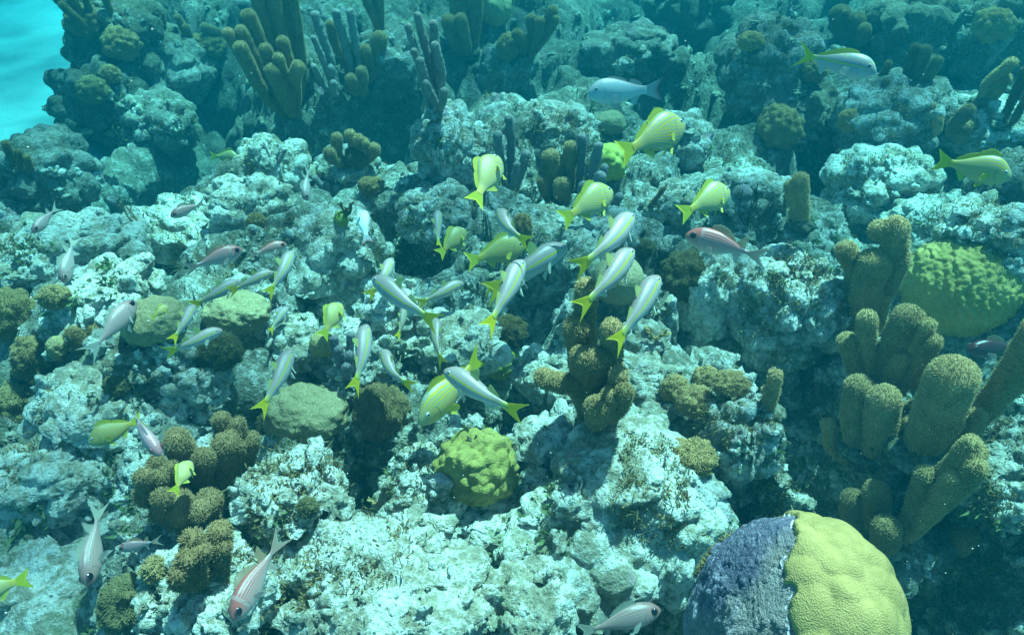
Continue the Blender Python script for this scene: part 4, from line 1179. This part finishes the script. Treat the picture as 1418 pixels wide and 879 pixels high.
FSEED = [0]
def make_fish(kind, name, label, head, tail, L=.19, bend=0.0, depth=None, level=.75, sgn=None, bank=None, slim=1.0, group=None, tone=(1, 1, 1), spread=.6, pitchup=0.0):
    """head, tail: pixels of the snout and of the tail fork; bend in radians, positive to the fish's left"""
    S = SPEC[kind]
    FSEED[0] += 1
    rs = random.Random(900 + FSEED[0])
    # ---- straight fish in its own frame: x back from the snout (0..1), y left, z up
    bl = S['body']
    ss = np.linspace(0, 1, 84) ** 1.15
    DS, WS = {'squirrel': (1.08, 1.2), 'pale': (1.0, 1.12), 'red': (1.08, 1.2), 'grunt': (1.24, 1.36), 'goat': (1.18, 1.46)}.get(kind, (1.18, 1.36))
    DS *= slim; WS *= slim
    S = dict(S, top=[x * DS for x in S['top']], bot=[x * DS for x in S['bot']], wid=[x * (WS if k < 9 else 1.1) for k, x in enumerate(S['wid'])])
    top, bot, wid = spline(S['s'], S['top'], ss), spline(S['s'], S['bot'], ss), np.maximum(spline(S['s'], S['wid'], ss), .003)
    NR = 44
    th = np.linspace(0, 2 * math.pi, NR, endpoint=False)
    cz, hz = (top + bot) / 2, (top - bot) / 2
    ct, st = np.cos(th), np.sin(th)
    yy = wid[:, None] * (np.sign(ct) * np.abs(ct) ** .92)[None]
    zz = cz[:, None] + hz[:, None] * (np.sign(st) * np.abs(st) ** 1.05)[None]
    xx = np.repeat((ss * bl)[:, None], NR, 1)
    Vb = np.stack([xx, yy, zz], -1).reshape(-1, 3)
    vv = np.repeat((.5 + .5 * np.sign(st) * np.abs(st) ** 1.0)[None], len(ss), 0)
    uvb = np.stack([np.repeat(ss[:, None], NR, 1).ravel(), vv.ravel()], -1)
    Fb = grid_faces(len(ss), NR, True)[:, ::-1]
    parts = [('body', Vb, Fb, uvb, S['skin'])]
    topf = lambda a: spline(S['s'], S['top'], np.array([a / bl]))[0]
    botf = lambda a: spline(S['s'], S['bot'], np.array([a / bl]))[0]
    widf = lambda a: spline(S['s'], S['wid'], np.array([a / bl]))[0]
    fold = rs.uniform(.75, 1.05)
    for (a0, a1, hs, slant) in S['dorsal']:
        t = np.linspace(0, 1, 15)
        aa = a0 + (a1 - a0) * t
        hh = spline(np.linspace(0, 1, len(hs)), hs, t) * fold
        if len(S['dorsal']) > 1 and a0 < .45 and kind != 'goat':
            hh = hh * (1 + .07 * np.sign(np.sin(t * 40)))        # spiny, notched edge
        bs_ = np.stack([aa, aa * 0, np.array([topf(a) - .012 for a in aa])], -1)
        ed = bs_ + np.stack([hh * slant, hh * 0, hh + .012], -1)
        V, F, uv = fin_sheet(bs_, ed)
        parts.append(('dorsal_fin', V, F, uv, S['dors']))
    a0, a1, hs, slant = S['anal']
    t = np.linspace(0, 1, 11); aa = a0 + (a1 - a0) * t
    hh = spline(np.linspace(0, 1, len(hs)), hs, t)
    bs_ = np.stack([aa, aa * 0, np.array([botf(a) + .01 for a in aa])], -1)
    V, F, uv = fin_sheet(bs_, bs_ + np.stack([hh * slant, hh * 0, -hh - .01], -1))
    parts.append(('anal_fin', V, F, uv, S['fin']))
    # tail
    span, fork, pw = S['tail']
    t = np.linspace(-1, 1, 33)
    ph = S['top'][-1]
    bs_ = np.stack([np.full(33, bl - .02), t * 0, t * ph * .95], -1)
    ed = np.stack([1 - fork * (1 - np.abs(t) ** pw) + .012 * np.abs(t) ** 3 * 0, t * 0, np.sign(t) * np.abs(t) ** .9 * span], -1)
    V, F, uv = fin_sheet(bs_, ed, 11, .007)
    # curved outer margins: pull the middle of each lobe in a little
    parts.append(('tail_fin', V, F, uv, S['tailm']))
    # paired fins
    for sg in (1, -1):
        a, z0, ln, hw = S['pect']
        y0 = sg * widf(a) * .93
        sp_ = spread * rs.uniform(.8, 1.2)
        dirv = np.array([math.cos(sp_), sg * math.sin(sp_), -.25 - .2 * rs.random()]); dirv /= np.linalg.norm(dirv)
        t = np.linspace(-1, 1, 11)
        bs_ = np.stack([np.full(11, a), np.full(11, y0), z0 + t * .016], -1)
        fan = np.stack([t * 0, t * 0, t * hw], -1)
        ed = bs_ + dirv * (ln * (1 - .35 * np.abs(t) ** 2 + .08 * t))[:, None] + fan
        nrm = np.cross(dirv, [0, 0, 1.]); nrm /= np.linalg.norm(nrm)
        V, F, uv = fin_sheet(bs_, ed, 6, .0022, nrm)
        parts.append(('pectoral_fin', V, F, uv, S['fin']))
        a, ln, hw = S['pelv']
        t = np.linspace(0, 1, 9)
        bs_ = np.stack([a + t * .03, np.full(9, sg * widf(a) * .35), np.array([botf(a + x * .03) + .010 for x in t])], -1)
        dv = np.array([.72, sg * .42 * rs.uniform(.6, 1.3), -.62]); dv /= np.linalg.norm(dv)
        ed = bs_ + dv * (ln * (1 - .6 * t))[:, None] + np.stack([t * hw, t * 0, t * 0], -1)
        nrm = np.cross(dv, [1., 0, 0]); nrm /= np.linalg.norm(nrm)
        V, F, uv = fin_sheet(bs_, ed, 6, .0022, nrm)
        parts.append(('pelvic_fin', V, F, uv, S['fin']))
        if S.get('barbel'):
            pth = [np.array([.035, sg * .012, botf(.035) + .006]), np.array([.07, sg * .018, botf(.07) - .012]), np.array([.115, sg * .02, botf(.1) - .010])]
            V, F, N = tube([tuple(p) for p in pth], [.0045, .004, .0025], 6, 6, 1, 0, False)
            F4 = np.concatenate([F, F[:, 2:3]], 1)
            parts.append(('barbel', V, F, np.zeros((len(V), 2)), S['fin']))
    # ---- bend the spine
    na = 240
    ax = np.linspace(0, 1.12, na)
    ang = bend * sstep(.22, 1.05, ax)
    da = ax[1] - ax[0]
    cx = np.concatenate([[0], np.cumsum(np.cos((ang[1:] + ang[:-1]) / 2) * da)])
    cyv = np.concatenate([[0], np.cumsum(np.sin((ang[1:] + ang[:-1]) / 2) * da)])
    def bendit(V):
        a = V[:, 0]
        an = np.interp(a, ax, ang)
        return np.stack([np.interp(a, ax, cx) - V[:, 1] * np.sin(an) + np.minimum(a, 0), np.interp(a, ax, cyv) + V[:, 1] * np.cos(an), V[:, 2]], -1)
    tp = np.array([np.interp(1 - fork * .5, ax, cx), np.interp(1 - fork * .5, ax, cyv)])
    chord = np.linalg.norm(tp); ca, sa = tp / chord
    def tolocal(V):
        V = bendit(V)
        x = V[:, 0] * ca + V[:, 1] * sa; y = -V[:, 0] * sa + V[:, 1] * ca
        return np.stack([.5 * chord - x, -y, V[:, 2]], -1) * 1.0       # +x forward, y: left becomes -(-y)
    # ---- place it
    hx, hy = head; tx, ty = tail
    mx, my = (hx + tx) / 2, (hy + ty) / 2
    rl, rn, rdist = hit(mx, my)
    pix = math.hypot(hx - tx, hy - ty)
    dh, dt = ray_raw(hx, hy), ray_raw(tx, ty)
    # a level fish: both rays cut by one horizontal plane
    ph_, pt_ = dh / -dh.z, dt / -dt.z
    flat = (ph_ - pt_)
    tl_ = abs(flat.dot(FWD)) / max(flat.length, 1e-6)
    tl_ = min(tl_ * level, .88)
    s_ = (1 if flat.dot(FWD) > 0 else -1) if sgn is None else sgn
    Lc = L * chord
    D = FPX * Lc * math.sqrt(1 - tl_ * tl_) / pix          # depth along the view axis
    dm = ray_raw(mx, my)
    lim = (rl - CAM).dot(FWD)
    Dw = min(depth, .93 * lim - .02) if depth else min(max(D, .50 * lim), .90 * lim - .03)
    k = Dw / D
    k_L = min(max(k, .55), 1.5)
    Lc *= k
    half_d = .5 * Lc * tl_ * s_
    H = CAM + dh * (Dw + half_d); T = CAM + dt * (Dw - half_d)
    Lr = (H - T).length / chord
    X = (H - T).normalized()
    up = Vector((0, 0, 1))
    Z_ = (up - X * up.dot(X)).normalized()
    # a fish in a school is seldom bolt upright: it leans a little, showing more of its flank
    Zc = X.cross(dm.normalized()).normalized()
    if Zc.dot(Z_) < 0: Zc = -Zc
    bank_ = {'grunt': .85, 'snapper': .85, 'yellowtail': .8, 'goat': .38}.get(kind, .5) if bank is None else bank
    Z_ = (Z_ * (1 - bank_) + Zc * bank_); Z_ = (Z_ - X * X.dot(Z_)).normalized()
    Yv = Z_.cross(X)
    C0 = (H + T) / 2
    root = bpy.data.objects.new(name, None); COL.objects.link(root)
    root.empty_display_size = .03
    root.matrix_world = Matrix(((X.x, Yv.x, Z_.x, C0.x), (X.y, Yv.y, Z_.y, C0.y), (X.z, Yv.z, Z_.z, C0.z), (0, 0, 0, 1)))
    tag(root, label, 'fish', group)
    f = rs.uniform(.76, .92)
    for (nm, V, F, uv, mt) in parts:
        o = link(nm, mesh_from(nm, tolocal(V) * Lr, np.ascontiguousarray(F), True, uv), mt, root)
        o.color = (tone[0] * f, tone[1] * f, tone[2] * f, 1)
    # eyes
    ea, ez, er, _ = S['eye']
    ez = min(ez, topf(ea) - er * .9)
    nI, FI = ico(3)
    for sg in (1, -1):
        # half height of the body at the eye gives the width there
        hh_ = (topf(ea) - botf(ea)) / 2; c_ = (topf(ea) + botf(ea)) / 2
        y_ = widf(ea) * math.sqrt(max(.05, 1 - ((ez - c_) / hh_) ** 2))
        ctr = np.array([ea, sg * (y_ - er * .10), ez])
        V = ctr + nI * np.array([er, er * .42, er])
        e = link('eye', mesh_from('eye', tolocal(V) * Lr, FI), S['iris'], root)
        V = ctr + np.array([0, sg * er * .16, 0]) + nI * np.array([er * S['pupil'], er * .36, er * S['pupil']])
        link('pupil', mesh_from('pupil', tolocal(V) * Lr, FI), M_PUPIL, e)
    return root

SG = 'yellow goatfish schooling over the reef'
GG = 'striped yellow grunts over the reef'
QG = 'squirrelfish hovering over the reef'
G, F_, Q, PQ = 'goat', 'grunt', 'squirrel', 'pale'
NM = {'goat': 'goatfish', 'grunt': 'grunt', 'squirrel': 'squirrelfish', 'pale': 'squirrelfish', 'red': 'squirrelfish', 'snapper': 'snapper', 'yellowtail': 'snapper'}
GP = {'goat': SG, 'grunt': GG, 'squirrel': QG, 'pale': QG, 'red': QG}
FISH = [
 # kind, label, head, tail, options
 (G, 'pink grey goatfish at upper right of the school, tail hanging over brown sea rods', (876, 297), (797, 372), dict(L=.20, bend=-.55)),
 (G, 'goatfish above the olive globe coral, with a thin yellow tail hanging straight down', (876, 345), (801, 428), dict(L=.20, bend=-.35)),
 (G, 'goatfish in front of the rightmost brown finger, tail forked downward', (912, 382), (851, 478), dict(L=.20, bend=-.15)),
 (G, 'pinkish goatfish with its head toward the upper right, half behind a pale one', (785, 341), (676, 405), dict(L=.20, bend=.12, depth=1.72)),
 (G, 'half hidden goatfish below the pinkish one, face and tail showing', (745, 376), (672, 400), dict(L=.19, bend=.1, depth=1.85)),
 (G, 'pale goatfish climbing in the centre, its tail tip pointing down at a yellow tail', (724, 360), (674, 456), dict(L=.20, bend=-.12, depth=1.5)),
 (G, 'goatfish facing left above the striped grunt, lowest and largest of the school', (615, 512), (722, 572), dict(L=.21, bend=.28, depth=1.38)),
 (G, 'goatfish diving left with its yellow tail at lower right, crossing a pinkish one', (516, 384), (604, 447), dict(L=.20, bend=.18, depth=1.55)),
 (G, 'small pinkish goatfish behind the crossing one, head to the right', (543, 358), (509, 410), dict(L=.16, bend=-.65, depth=1.75)),
 (G, 'silvery goatfish with a raised yellow dorsal fin, level with the crossing goatfish', (642, 391), (578, 421), dict(L=.17, bend=-.2, spread=.9)),
 (G, 'goatfish hanging upright beside the lilac finger coral', (507, 449), (489, 540), dict(L=.19, bend=-.30)),
 (G, 'curved goatfish facing left with its yellow tail bent straight down', (531, 484), (572, 535), dict(L=.19, bend=1.15, depth=1.55)),
 (G, 'dusky goatfish seen from behind, its narrow tail hanging above the big left facing one', (604, 440), (613, 504), dict(L=.17, bend=.45, tone=(.78, .80, .78))),
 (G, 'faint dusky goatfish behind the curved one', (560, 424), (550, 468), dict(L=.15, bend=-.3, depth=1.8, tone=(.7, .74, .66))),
 (G, 'goatfish above the smooth olive mound with a lobed edge, tail lowest at left', (404, 484), (359, 570), dict(L=.20, bend=-.30)),
 (G, 'little white and blue goatfish above the domed pale rock, tail down', (399, 425), (374, 460), dict(L=.14, bend=.35, tone=(1.1, 1.15, 1.2))),
 (G, 'goatfish climbing steeply at the right end of the left trio', (405, 348), (370, 408), dict(L=.17, bend=-.35)),
 (G, 'goatfish in the middle of the left trio', (379, 376), (318, 404), dict(L=.17, bend=.1)),
 (G, 'goatfish at the left end of the left trio, tail over the olive corals', (334, 389), (264, 424), dict(L=.18, bend=-.1)),
 (G, 'dim goatfish half hidden behind the lowest left goatfish', (270, 422), (238, 472), dict(L=.17, bend=-.2, tone=(.8, .82, .85))),
 (G, 'goatfish below the olive corals at left, heading right with a wide forked tail', (308, 456), (230, 488), dict(L=.18, bend=-.25, depth=1.38)),
 (G, 'pale goatfish turned away with its tail curled right, between two grunts', (692, 292), (732, 336), dict(L=.15, bend=.9, level=1.0, sgn=1, spread=.9)),
 (G, 'small goatfish with a hanging yellow tail, left of the turned away one', (607, 291), (609, 342), dict(L=.15, bend=.25)),
 (F_, 'yellow grunt below the grey snapper, head toward the upper right', (948, 172), (860, 212), dict(L=.19, bend=-.15)),
 (F_, 'deep bodied yellow grunt alone near the right edge', (1401, 246), (1298, 222), dict(L=.20, bend=.1)),
 (F_, 'yellow grunt standing on its tail beside the three grey fingers', (690, 217), (657, 280), dict(L=.15, bend=-.25)),
 (F_, 'big bright yellow grunt above the upper goatfish', (848, 264), (779, 304), dict(L=.17, bend=-.25)),
 (F_, 'olive yellow grunt left of the short fat finger pair', (1010, 264), (943, 296), dict(L=.16, bend=-.4)),
 (F_, 'dark olive grunt heading right under the turned away goatfish', (728, 340), (648, 362), dict(L=.18, bend=.05, tone=(.72, .74, .66))),
 (F_, 'small olive grunt behind the hanging yellow tail, upper middle', (645, 318), (608, 352), dict(L=.13, bend=-.3, tone=(.8, .8, .72))),
 (F_, 'tiny yellow grunt by itself in the shade near the sand', (331, 220), (292, 216), dict(L=.13, bend=.3, tone=(.95, .95, .9))),
 (F_, 'small bright grunt over the smooth olive mound at left', (233, 424), (210, 440), dict(L=.10, bend=-.6, tone=(1.05, 1.05, .9))),
 (F_, 'small bright yellow grunt above the little yellow globe', (472, 420), (446, 466), dict(L=.13, bend=-.5, tone=(1.05, 1.05, .9))),
 (F_, 'striped grunt under the big goatfish, face down to the left with its tail rising behind', (580, 587), (664, 493), dict(L=.23, bend=.12, depth=1.52, bank=.25, slim=.86)),
 (F_, 'olive striped grunt nosing left with its tail behind a pale fish, lower left', (122, 614), (196, 580), dict(L=.16, bend=0, tone=(.85, .86, .75))),
 (F_, 'bent yellow grunt over the crowd of brown knobs, tail toward the viewer', (264, 638), (240, 682), dict(L=.14, bend=-.9, tone=(1, 1, .95))),
 (F_, 'grunt cut off by the left edge, only its yellow tail in view', (-62, 832), (40, 800), dict(L=.19, bend=0)),
 ('snapper', 'grey snapper with red edged tail in the upper middle', (814, 130), (914, 124), dict(L=.23, bend=-.08)),
 ('yellowtail', 'blue grey snapper with yellow stripe and yellow forked tail, upper right', (1214, 100), (1108, 76), dict(L=.24, bend=.05)),
 ('snapper', 'small white snapper with a red tail edge hanging over the sloping slab', (500, 291), (509, 335), dict(L=.11, bend=.35, tone=(1.35, 1.35, 1.35), level=.6)),
 (Q, 'red squirrelfish facing left with a raised spiny fin, right of the school', (949, 325), (1060, 358), dict(L=.20, bend=-.12, tone=(.95, .9, .9))),
 (Q, 'striped pink squirrelfish heading right above the left trio', (336, 345), (256, 373), dict(L=.17, bend=-.15, tone=(1, 1.05, 1.05))),
 (Q, 'pink squirrelfish partly behind the trio', (397, 338), (345, 354), dict(L=.14, bend=.05, depth=1.95, tone=(1, 1.05, 1.05))),
 (PQ, 'pale pink squirrelfish with its head up and wide forked tail, left over the olive mound', (187, 417), (122, 490), dict(L=.20, bend=-.25, tone=(1, 1, 1))),
 (Q, 'faint squirrelfish facing left over the bright flat bed at left', (236, 300), (284, 280), dict(L=.14, bend=0, tone=(.9, .95, .95))),
 (PQ, 'faint squirrelfish pointing down left at the far left edge', (46, 322), (80, 286), dict(L=.15, bend=0, tone=(.85, .85, .85))),
 (PQ, 'large pale fish hanging head down at far left', (88, 392), (102, 328), dict(L=.22, bend=.1, tone=(.8, .9, .9), level=.5)),
 (PQ, 'pale fish nose down in the shade above the lilac knobs', (424, 278), (427, 232), dict(L=.13, bend=-.1, tone=(1, 1.1, 1.15), level=.4)),
 (PQ, 'pale violet fish turned away, splayed fins, touching the olive grunt at lower left', (222, 630), (184, 562), dict(L=.18, bend=-.3, bank=.1, depth=1.12, tone=(1, 1, 1.15), level=.9, spread=1.3)),
 (PQ, 'big pale squirrelfish diving straight down at lower left', (122, 812), (136, 698), dict(L=.21, bend=.1, level=.6, tone=(1.02, 1.02, 1))),
 (Q, 'striped squirrelfish diving toward the bottom edge, its tail pointing up right', (322, 860), (391, 742), dict(L=.22, bend=-.12, level=.6, tone=(.9, 1, 1))),
 (PQ, 'pink squirrelfish heading right at the bottom edge, left of the big yellow coral', (915, 843), (800, 876), dict(L=.21, bend=-.1, tone=(1, .95, .92))),
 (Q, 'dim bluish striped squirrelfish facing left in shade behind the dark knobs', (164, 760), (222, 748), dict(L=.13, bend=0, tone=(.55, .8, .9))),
 ('red', 'red squirrelfish under the brain coral, its deep shade painted on', (1338, 484), (1424, 482), dict(L=.18, bend=0, tone=(.16, .11, .12))),  # deep shade under the coral is painted into the tone
]
for (kd, lab, hd, tl, op) in FISH:
    make_fish(kd, NM[kd], lab, hd, tl, group=GP.get(kd), **op)
# ------------------------------------------------------------------ turf algae and rubble (nobody could count them)
rs = np.random.RandomState(5)
def scatter(n, thr, seed, scale):
    pts = []
    tries = 0
    while len(pts) < n and tries < n * 12:
        tries += 1
        px, py = rs.uniform(-60, 1480), 900 - 930 * rs.uniform(0, 1) ** 1.05
        l, nr, d = hit(px, py, BVH_ROCK)
        if d > 6 or l.z < SAND_Z + .02 and l.x < -1.0 and l.y > 2.2:
            continue
        pts.append((l, nr, d))
    P = np.array([p[0][:] for p in pts])
    m = fbm(P * scale + seed, 3, seed)
    return [p for p, k in zip(pts, m) if k > thr]
def leaf_tufts(pts, blades, hgt, wid, seed):
    r = np.random.RandomState(seed)
    VV, FF, UV = [], [], []
    off = 0
    for (l, nr, d) in pts:
        nb = r.randint(blades[0], blades[1])
        n0 = np.array(nr); c = np.array(l)
        rad = r.uniform(.006, .022)
        dirs = n0 * .8 + r.normal(0, .55, (nb, 3)); dirs /= np.linalg.norm(dirs, axis=1)[:, None]
        side = np.cross(dirs, r.normal(0, 1, (nb, 3))); side /= np.linalg.norm(side, axis=1)[:, None] + 1e-9
        base = c + r.normal(0, rad * .6, (nb, 3)) - n0 * .004
        h = hgt * r.uniform(.4, 1.3, (nb, 1)); w = wid * r.uniform(.6, 1.4, (nb, 1))
        bend_ = r.normal(0, .3, (nb, 3)) * h
        v0 = base - side * w; v1 = base + side * w
        v2 = base + dirs * h * .6 + side * w * 1.1 + bend_ * .3; v3 = base + dirs * h * .6 - side * w * 1.1 + bend_ * .3
        v4 = base + dirs * h + bend_
        V = np.stack([v0, v1, v2, v3, v4], 1).reshape(-1, 3)
        o = (np.arange(nb) * 5)[:, None, None] + off
        F = np.array([[0, 1, 2], [0, 2, 3], [3, 2, 4]])[None] + o
        VV.append(V); FF.append(F.reshape(-1, 3)); off += nb * 5
        UV.append(np.tile(np.array([[0, 0], [0, 0], [.5, .6], [.5, .6], [.5, 1]]), (nb, 1)))
    return np.concatenate(VV), np.concatenate(FF), np.concatenate(UV)
pts = scatter(15000, .0, 3, 2.6)
V, F, uv = leaf_tufts(pts, (9, 22), .013, .0013, 3)
o = link('turf_algae', mesh_from('turf_algae', V, F, False, uv), M_TURF)
o['kind'] = 'stuff'; o.color = (1.1, 1.0, .9, 1)
pts = scatter(2600, .12, 31, 3.4)
M_SEAWEED = fuzzy_material('green_leafy_algae', (0.05, 0.075, 0.03), (0.16, 0.20, 0.085))
V, F, uv = leaf_tufts(pts, (7, 16), .017, .0034, 9)
o = link('leafy_algae', mesh_from('leafy_algae', V, F, False, uv), M_SEAWEED)
o['kind'] = 'stuff'
# broken bits of coral
pts = scatter(6500, -.05, 77, 3.0)
n0, F0 = ico(3)
VV, FF = [], []
for k, (l, nr, d) in enumerate(pts):
    s_ = .004 + .018 * rs.uniform() ** 3
    sc_ = s_ * rs.uniform(.35, 1.7, 3)
    V = n0 * (1 + .55 * vnoise(n0 * 1.6 + k * 3.1, 4) + .3 * vnoise(n0 * 4.1 + k * 1.7, 6))[:, None] * sc_
    VV.append(V + np.array(l)); FF.append(F0 + k * len(n0))
o = link('coral_rubble', mesh_from('coral_rubble', np.concatenate(VV), np.concatenate(FF)), M_ROCK)
o['kind'] = 'stuff'; o.color = (1.15, 1.15, 1.1, 1)

# small branching pieces
def branchlet(name, label, cat, px, py, size, n, mat, tone, rad, up=.7, seed=0, group=None):
    r = random.Random(seed + 40)
    loc, nor, dist = hit(px, py + size * .5)
    K = dist / FPX
    root = bpy.data.objects.new(name, None); COL.objects.link(root); root.location = loc
    tag(root, label, cat, group)
    for k in range(n):
        a = r.uniform(0, 2 * math.pi)
        d1 = Vector((math.cos(a), math.sin(a) * .6, up + r.uniform(-.2, .7))).normalized()
        L = size * K * r.uniform(.7, 1.15)
        p1 = d1 * L * .5 + Vector((r.uniform(-.1, .1), 0, r.uniform(-.1, .1))) * L
        p2 = d1 * L + Vector((r.uniform(-.25, .25), r.uniform(-.2, .2), r.uniform(0, .25))) * L
        V, F, N = tube([(0, 0, -.005), p1, p2], [rad * K, rad * K * .9, rad * K * .7], 8, 8, seed + k, .15)
        for q in range(2):
            t_ = r.uniform(.35, .8)
            s0 = p1.lerp(p2, t_) if t_ > .5 else p1 * (t_ * 2)
            e = s0 + (d1 + Vector((r.uniform(-1, 1), r.uniform(-1, 1), r.uniform(-.2, .8)))).normalized() * L * r.uniform(.2, .4)
            V2, F2, _ = tube([s0, s0.lerp(e, .5), e], [rad * K * .8, rad * K * .75, rad * K * .6], 6, 8, seed + k + 9, .15)
            F = np.concatenate([F, F2 + len(V)]); V = np.concatenate([V, V2])
        o = link('branch', mesh_from('branch', V, F, True, np.zeros((len(V), 2))), mat, root)
        o.color = (*tone, 1)
branchlet('branching_coral', 'small pale branching coral on the round boulder left of the knobby green coral', 'coral', 530, 690, 20, 6, M_TAN, (1.3, 1.3, 1.25), 2.0, seed=1)
branchlet('branching_coral', 'pale antler like coral sprig above the tail of the bottom squirrelfish', 'coral', 348, 748, 22, 7, M_TAN, (1.35, 1.35, 1.3), 2.0, seed=2)
branchlet('branching_coral', 'tangle of pale twigs on the crumbly rock under the rightmost goatfish tail', 'coral', 908, 458, 22, 7, M_TAN, (1.1, 1.1, 1.05), 1.5, seed=3)
branchlet('branching_coral', 'tiny brown twig coral on top of the knobby green coral', 'coral', 656, 606, 9, 5, M_TURF, (1.1, 1.1, 1), 1.6, seed=4)
branchlet('branching_coral', 'short brown twiggy coral below the lilac knobs at upper left middle', 'coral', 478, 290, 16, 6, M_TURF, (1.1, 1.1, 1), 2.0, seed=5)
branchlet('sea_whip', 'spray of thin dark whips on the pale rock behind the red squirrelfish', 'sea whip', 1036, 292, 46, 7, M_TURF, (.5, .5, .5), 1.0, up=1.6, seed=6)
branchlet('sea_whip', 'thin pale whip standing by the faint squirrelfish at left', 'sea whip', 196, 300, 30, 2, M_TAN, (1, 1.1, 1.1), 1.2, up=2, seed=7)
branchlet('branching_coral', 'grey twigs on the sloping reef left of the pale diving fish', 'coral', 385, 215, 22, 5, M_GREY, (1.1, 1.1, 1.1), 1.8, seed=8)

# specks drifting in the water
n0, F0 = ico(1)
VV, FF = [], []
for k in range(420):
    px, py = rs.uniform(-150, 1570), rs.uniform(-80, 950)
    lim = hit(px, py)[2]
    d_ = rs.uniform(.35, min(lim * .95, 2.6))
    VV.append(n0 * rs.uniform(.0003, .0007) * (.6 + .5 * d_) + np.array(CAM + ray(px, py) * d_)); FF.append(F0 + k * len(n0))
m, nt = new_mat('pale_specks')
nt.links.new(nd(nt, 'ShaderNodeBsdfDiffuse', {'Color': (.5, .5, .45, 1)}).outputs[0], nd(nt, 'ShaderNodeOutputMaterial').inputs[0])
o = link('drifting_specks', mesh_from('drifting_specks', np.concatenate(VV), np.concatenate(FF)), m)
o['kind'] = 'stuff'
# ------------------------------------------------------------------ water: surface and the body of water
m, nt = new_mat('water_surface_dapple_mask')
pos = nd(nt, 'ShaderNodeNewGeometry').outputs['Position']
wv = nd(nt, 'ShaderNodeTexNoise', {'Vector': pos, 'Scale': 1.7, 'Detail': 2.0}).outputs[1]
vv = nd(nt, 'ShaderNodeVectorMath', {0: pos, 1: nd(nt, 'ShaderNodeVectorMath', {0: wv, 3: 0.55}, operation='SCALE').outputs[0]}, operation='ADD').outputs[0]
cell = voro(nt, vv, 2.6, 'SMOOTH_F1')
wide = noise(nt, pos, 1.3, 3, 0.5)
lum = mth(nt, 'ADD', mth(nt, 'MULTIPLY', sm(nt, cell, 0.15, 0.62), 0.42), mth(nt, 'MULTIPLY', sm(nt, wide, 0.38, 0.60), 0.28))  # light dapples painted into the sheet's transparent colour
lum = mth(nt, 'ADD', lum, 0.30)
tint = mixc(nt, 1.0, (0.68, 0.97, 1.0), nd(nt, 'ShaderNodeCombineColor', {0: lum, 1: lum, 2: lum}).outputs[0], 'MULTIPLY')
tr = nd(nt, 'ShaderNodeBsdfTransparent', {'Color': tint})
nt.links.new(tr.outputs[0], nd(nt, 'ShaderNodeOutputMaterial').inputs[0])
gx, gy = np.meshgrid(np.linspace(-40, 40, 120), np.linspace(-40, 40, 120), indexing='ij')
gz = 2.6 + 0.03 * vnoise(np.stack([gx.ravel(), gy.ravel(), gx.ravel() * 0], -1) * 1.1, 9)
surf = link('water_surface', mesh_from('water_surface', np.stack([gx.ravel(), gy.ravel(), gz], -1), grid_faces(120, 120)), m)  # unseen overhead sheet, patterned to dapple and tint the light
surf['kind'] = 'structure'

m, nt = new_mat('turquoise_water')
vol = nd(nt, 'ShaderNodeVolumePrincipled', {'Color': c4(WATER_COL), 'Density': WATER_DENS, 'Absorption Color': c4(WATER_ABS), 'Anisotropy': 0.1})
nt.links.new(vol.outputs[0], nd(nt, 'ShaderNodeOutputMaterial').inputs['Volume'])
bm = bmesh.new()
bmesh.ops.create_cube(bm, size=1.0)
me = bpy.data.meshes.new('haze'); bm.to_mesh(me); bm.free()
haze = link('haze', me, m)
haze.scale = (70, 70, 4.6)
haze.location = (0, 3, 1.75 - 2.3)
haze['kind'] = 'stuff'
tag(haze, 'turquoise water body filling the whole scene', None)
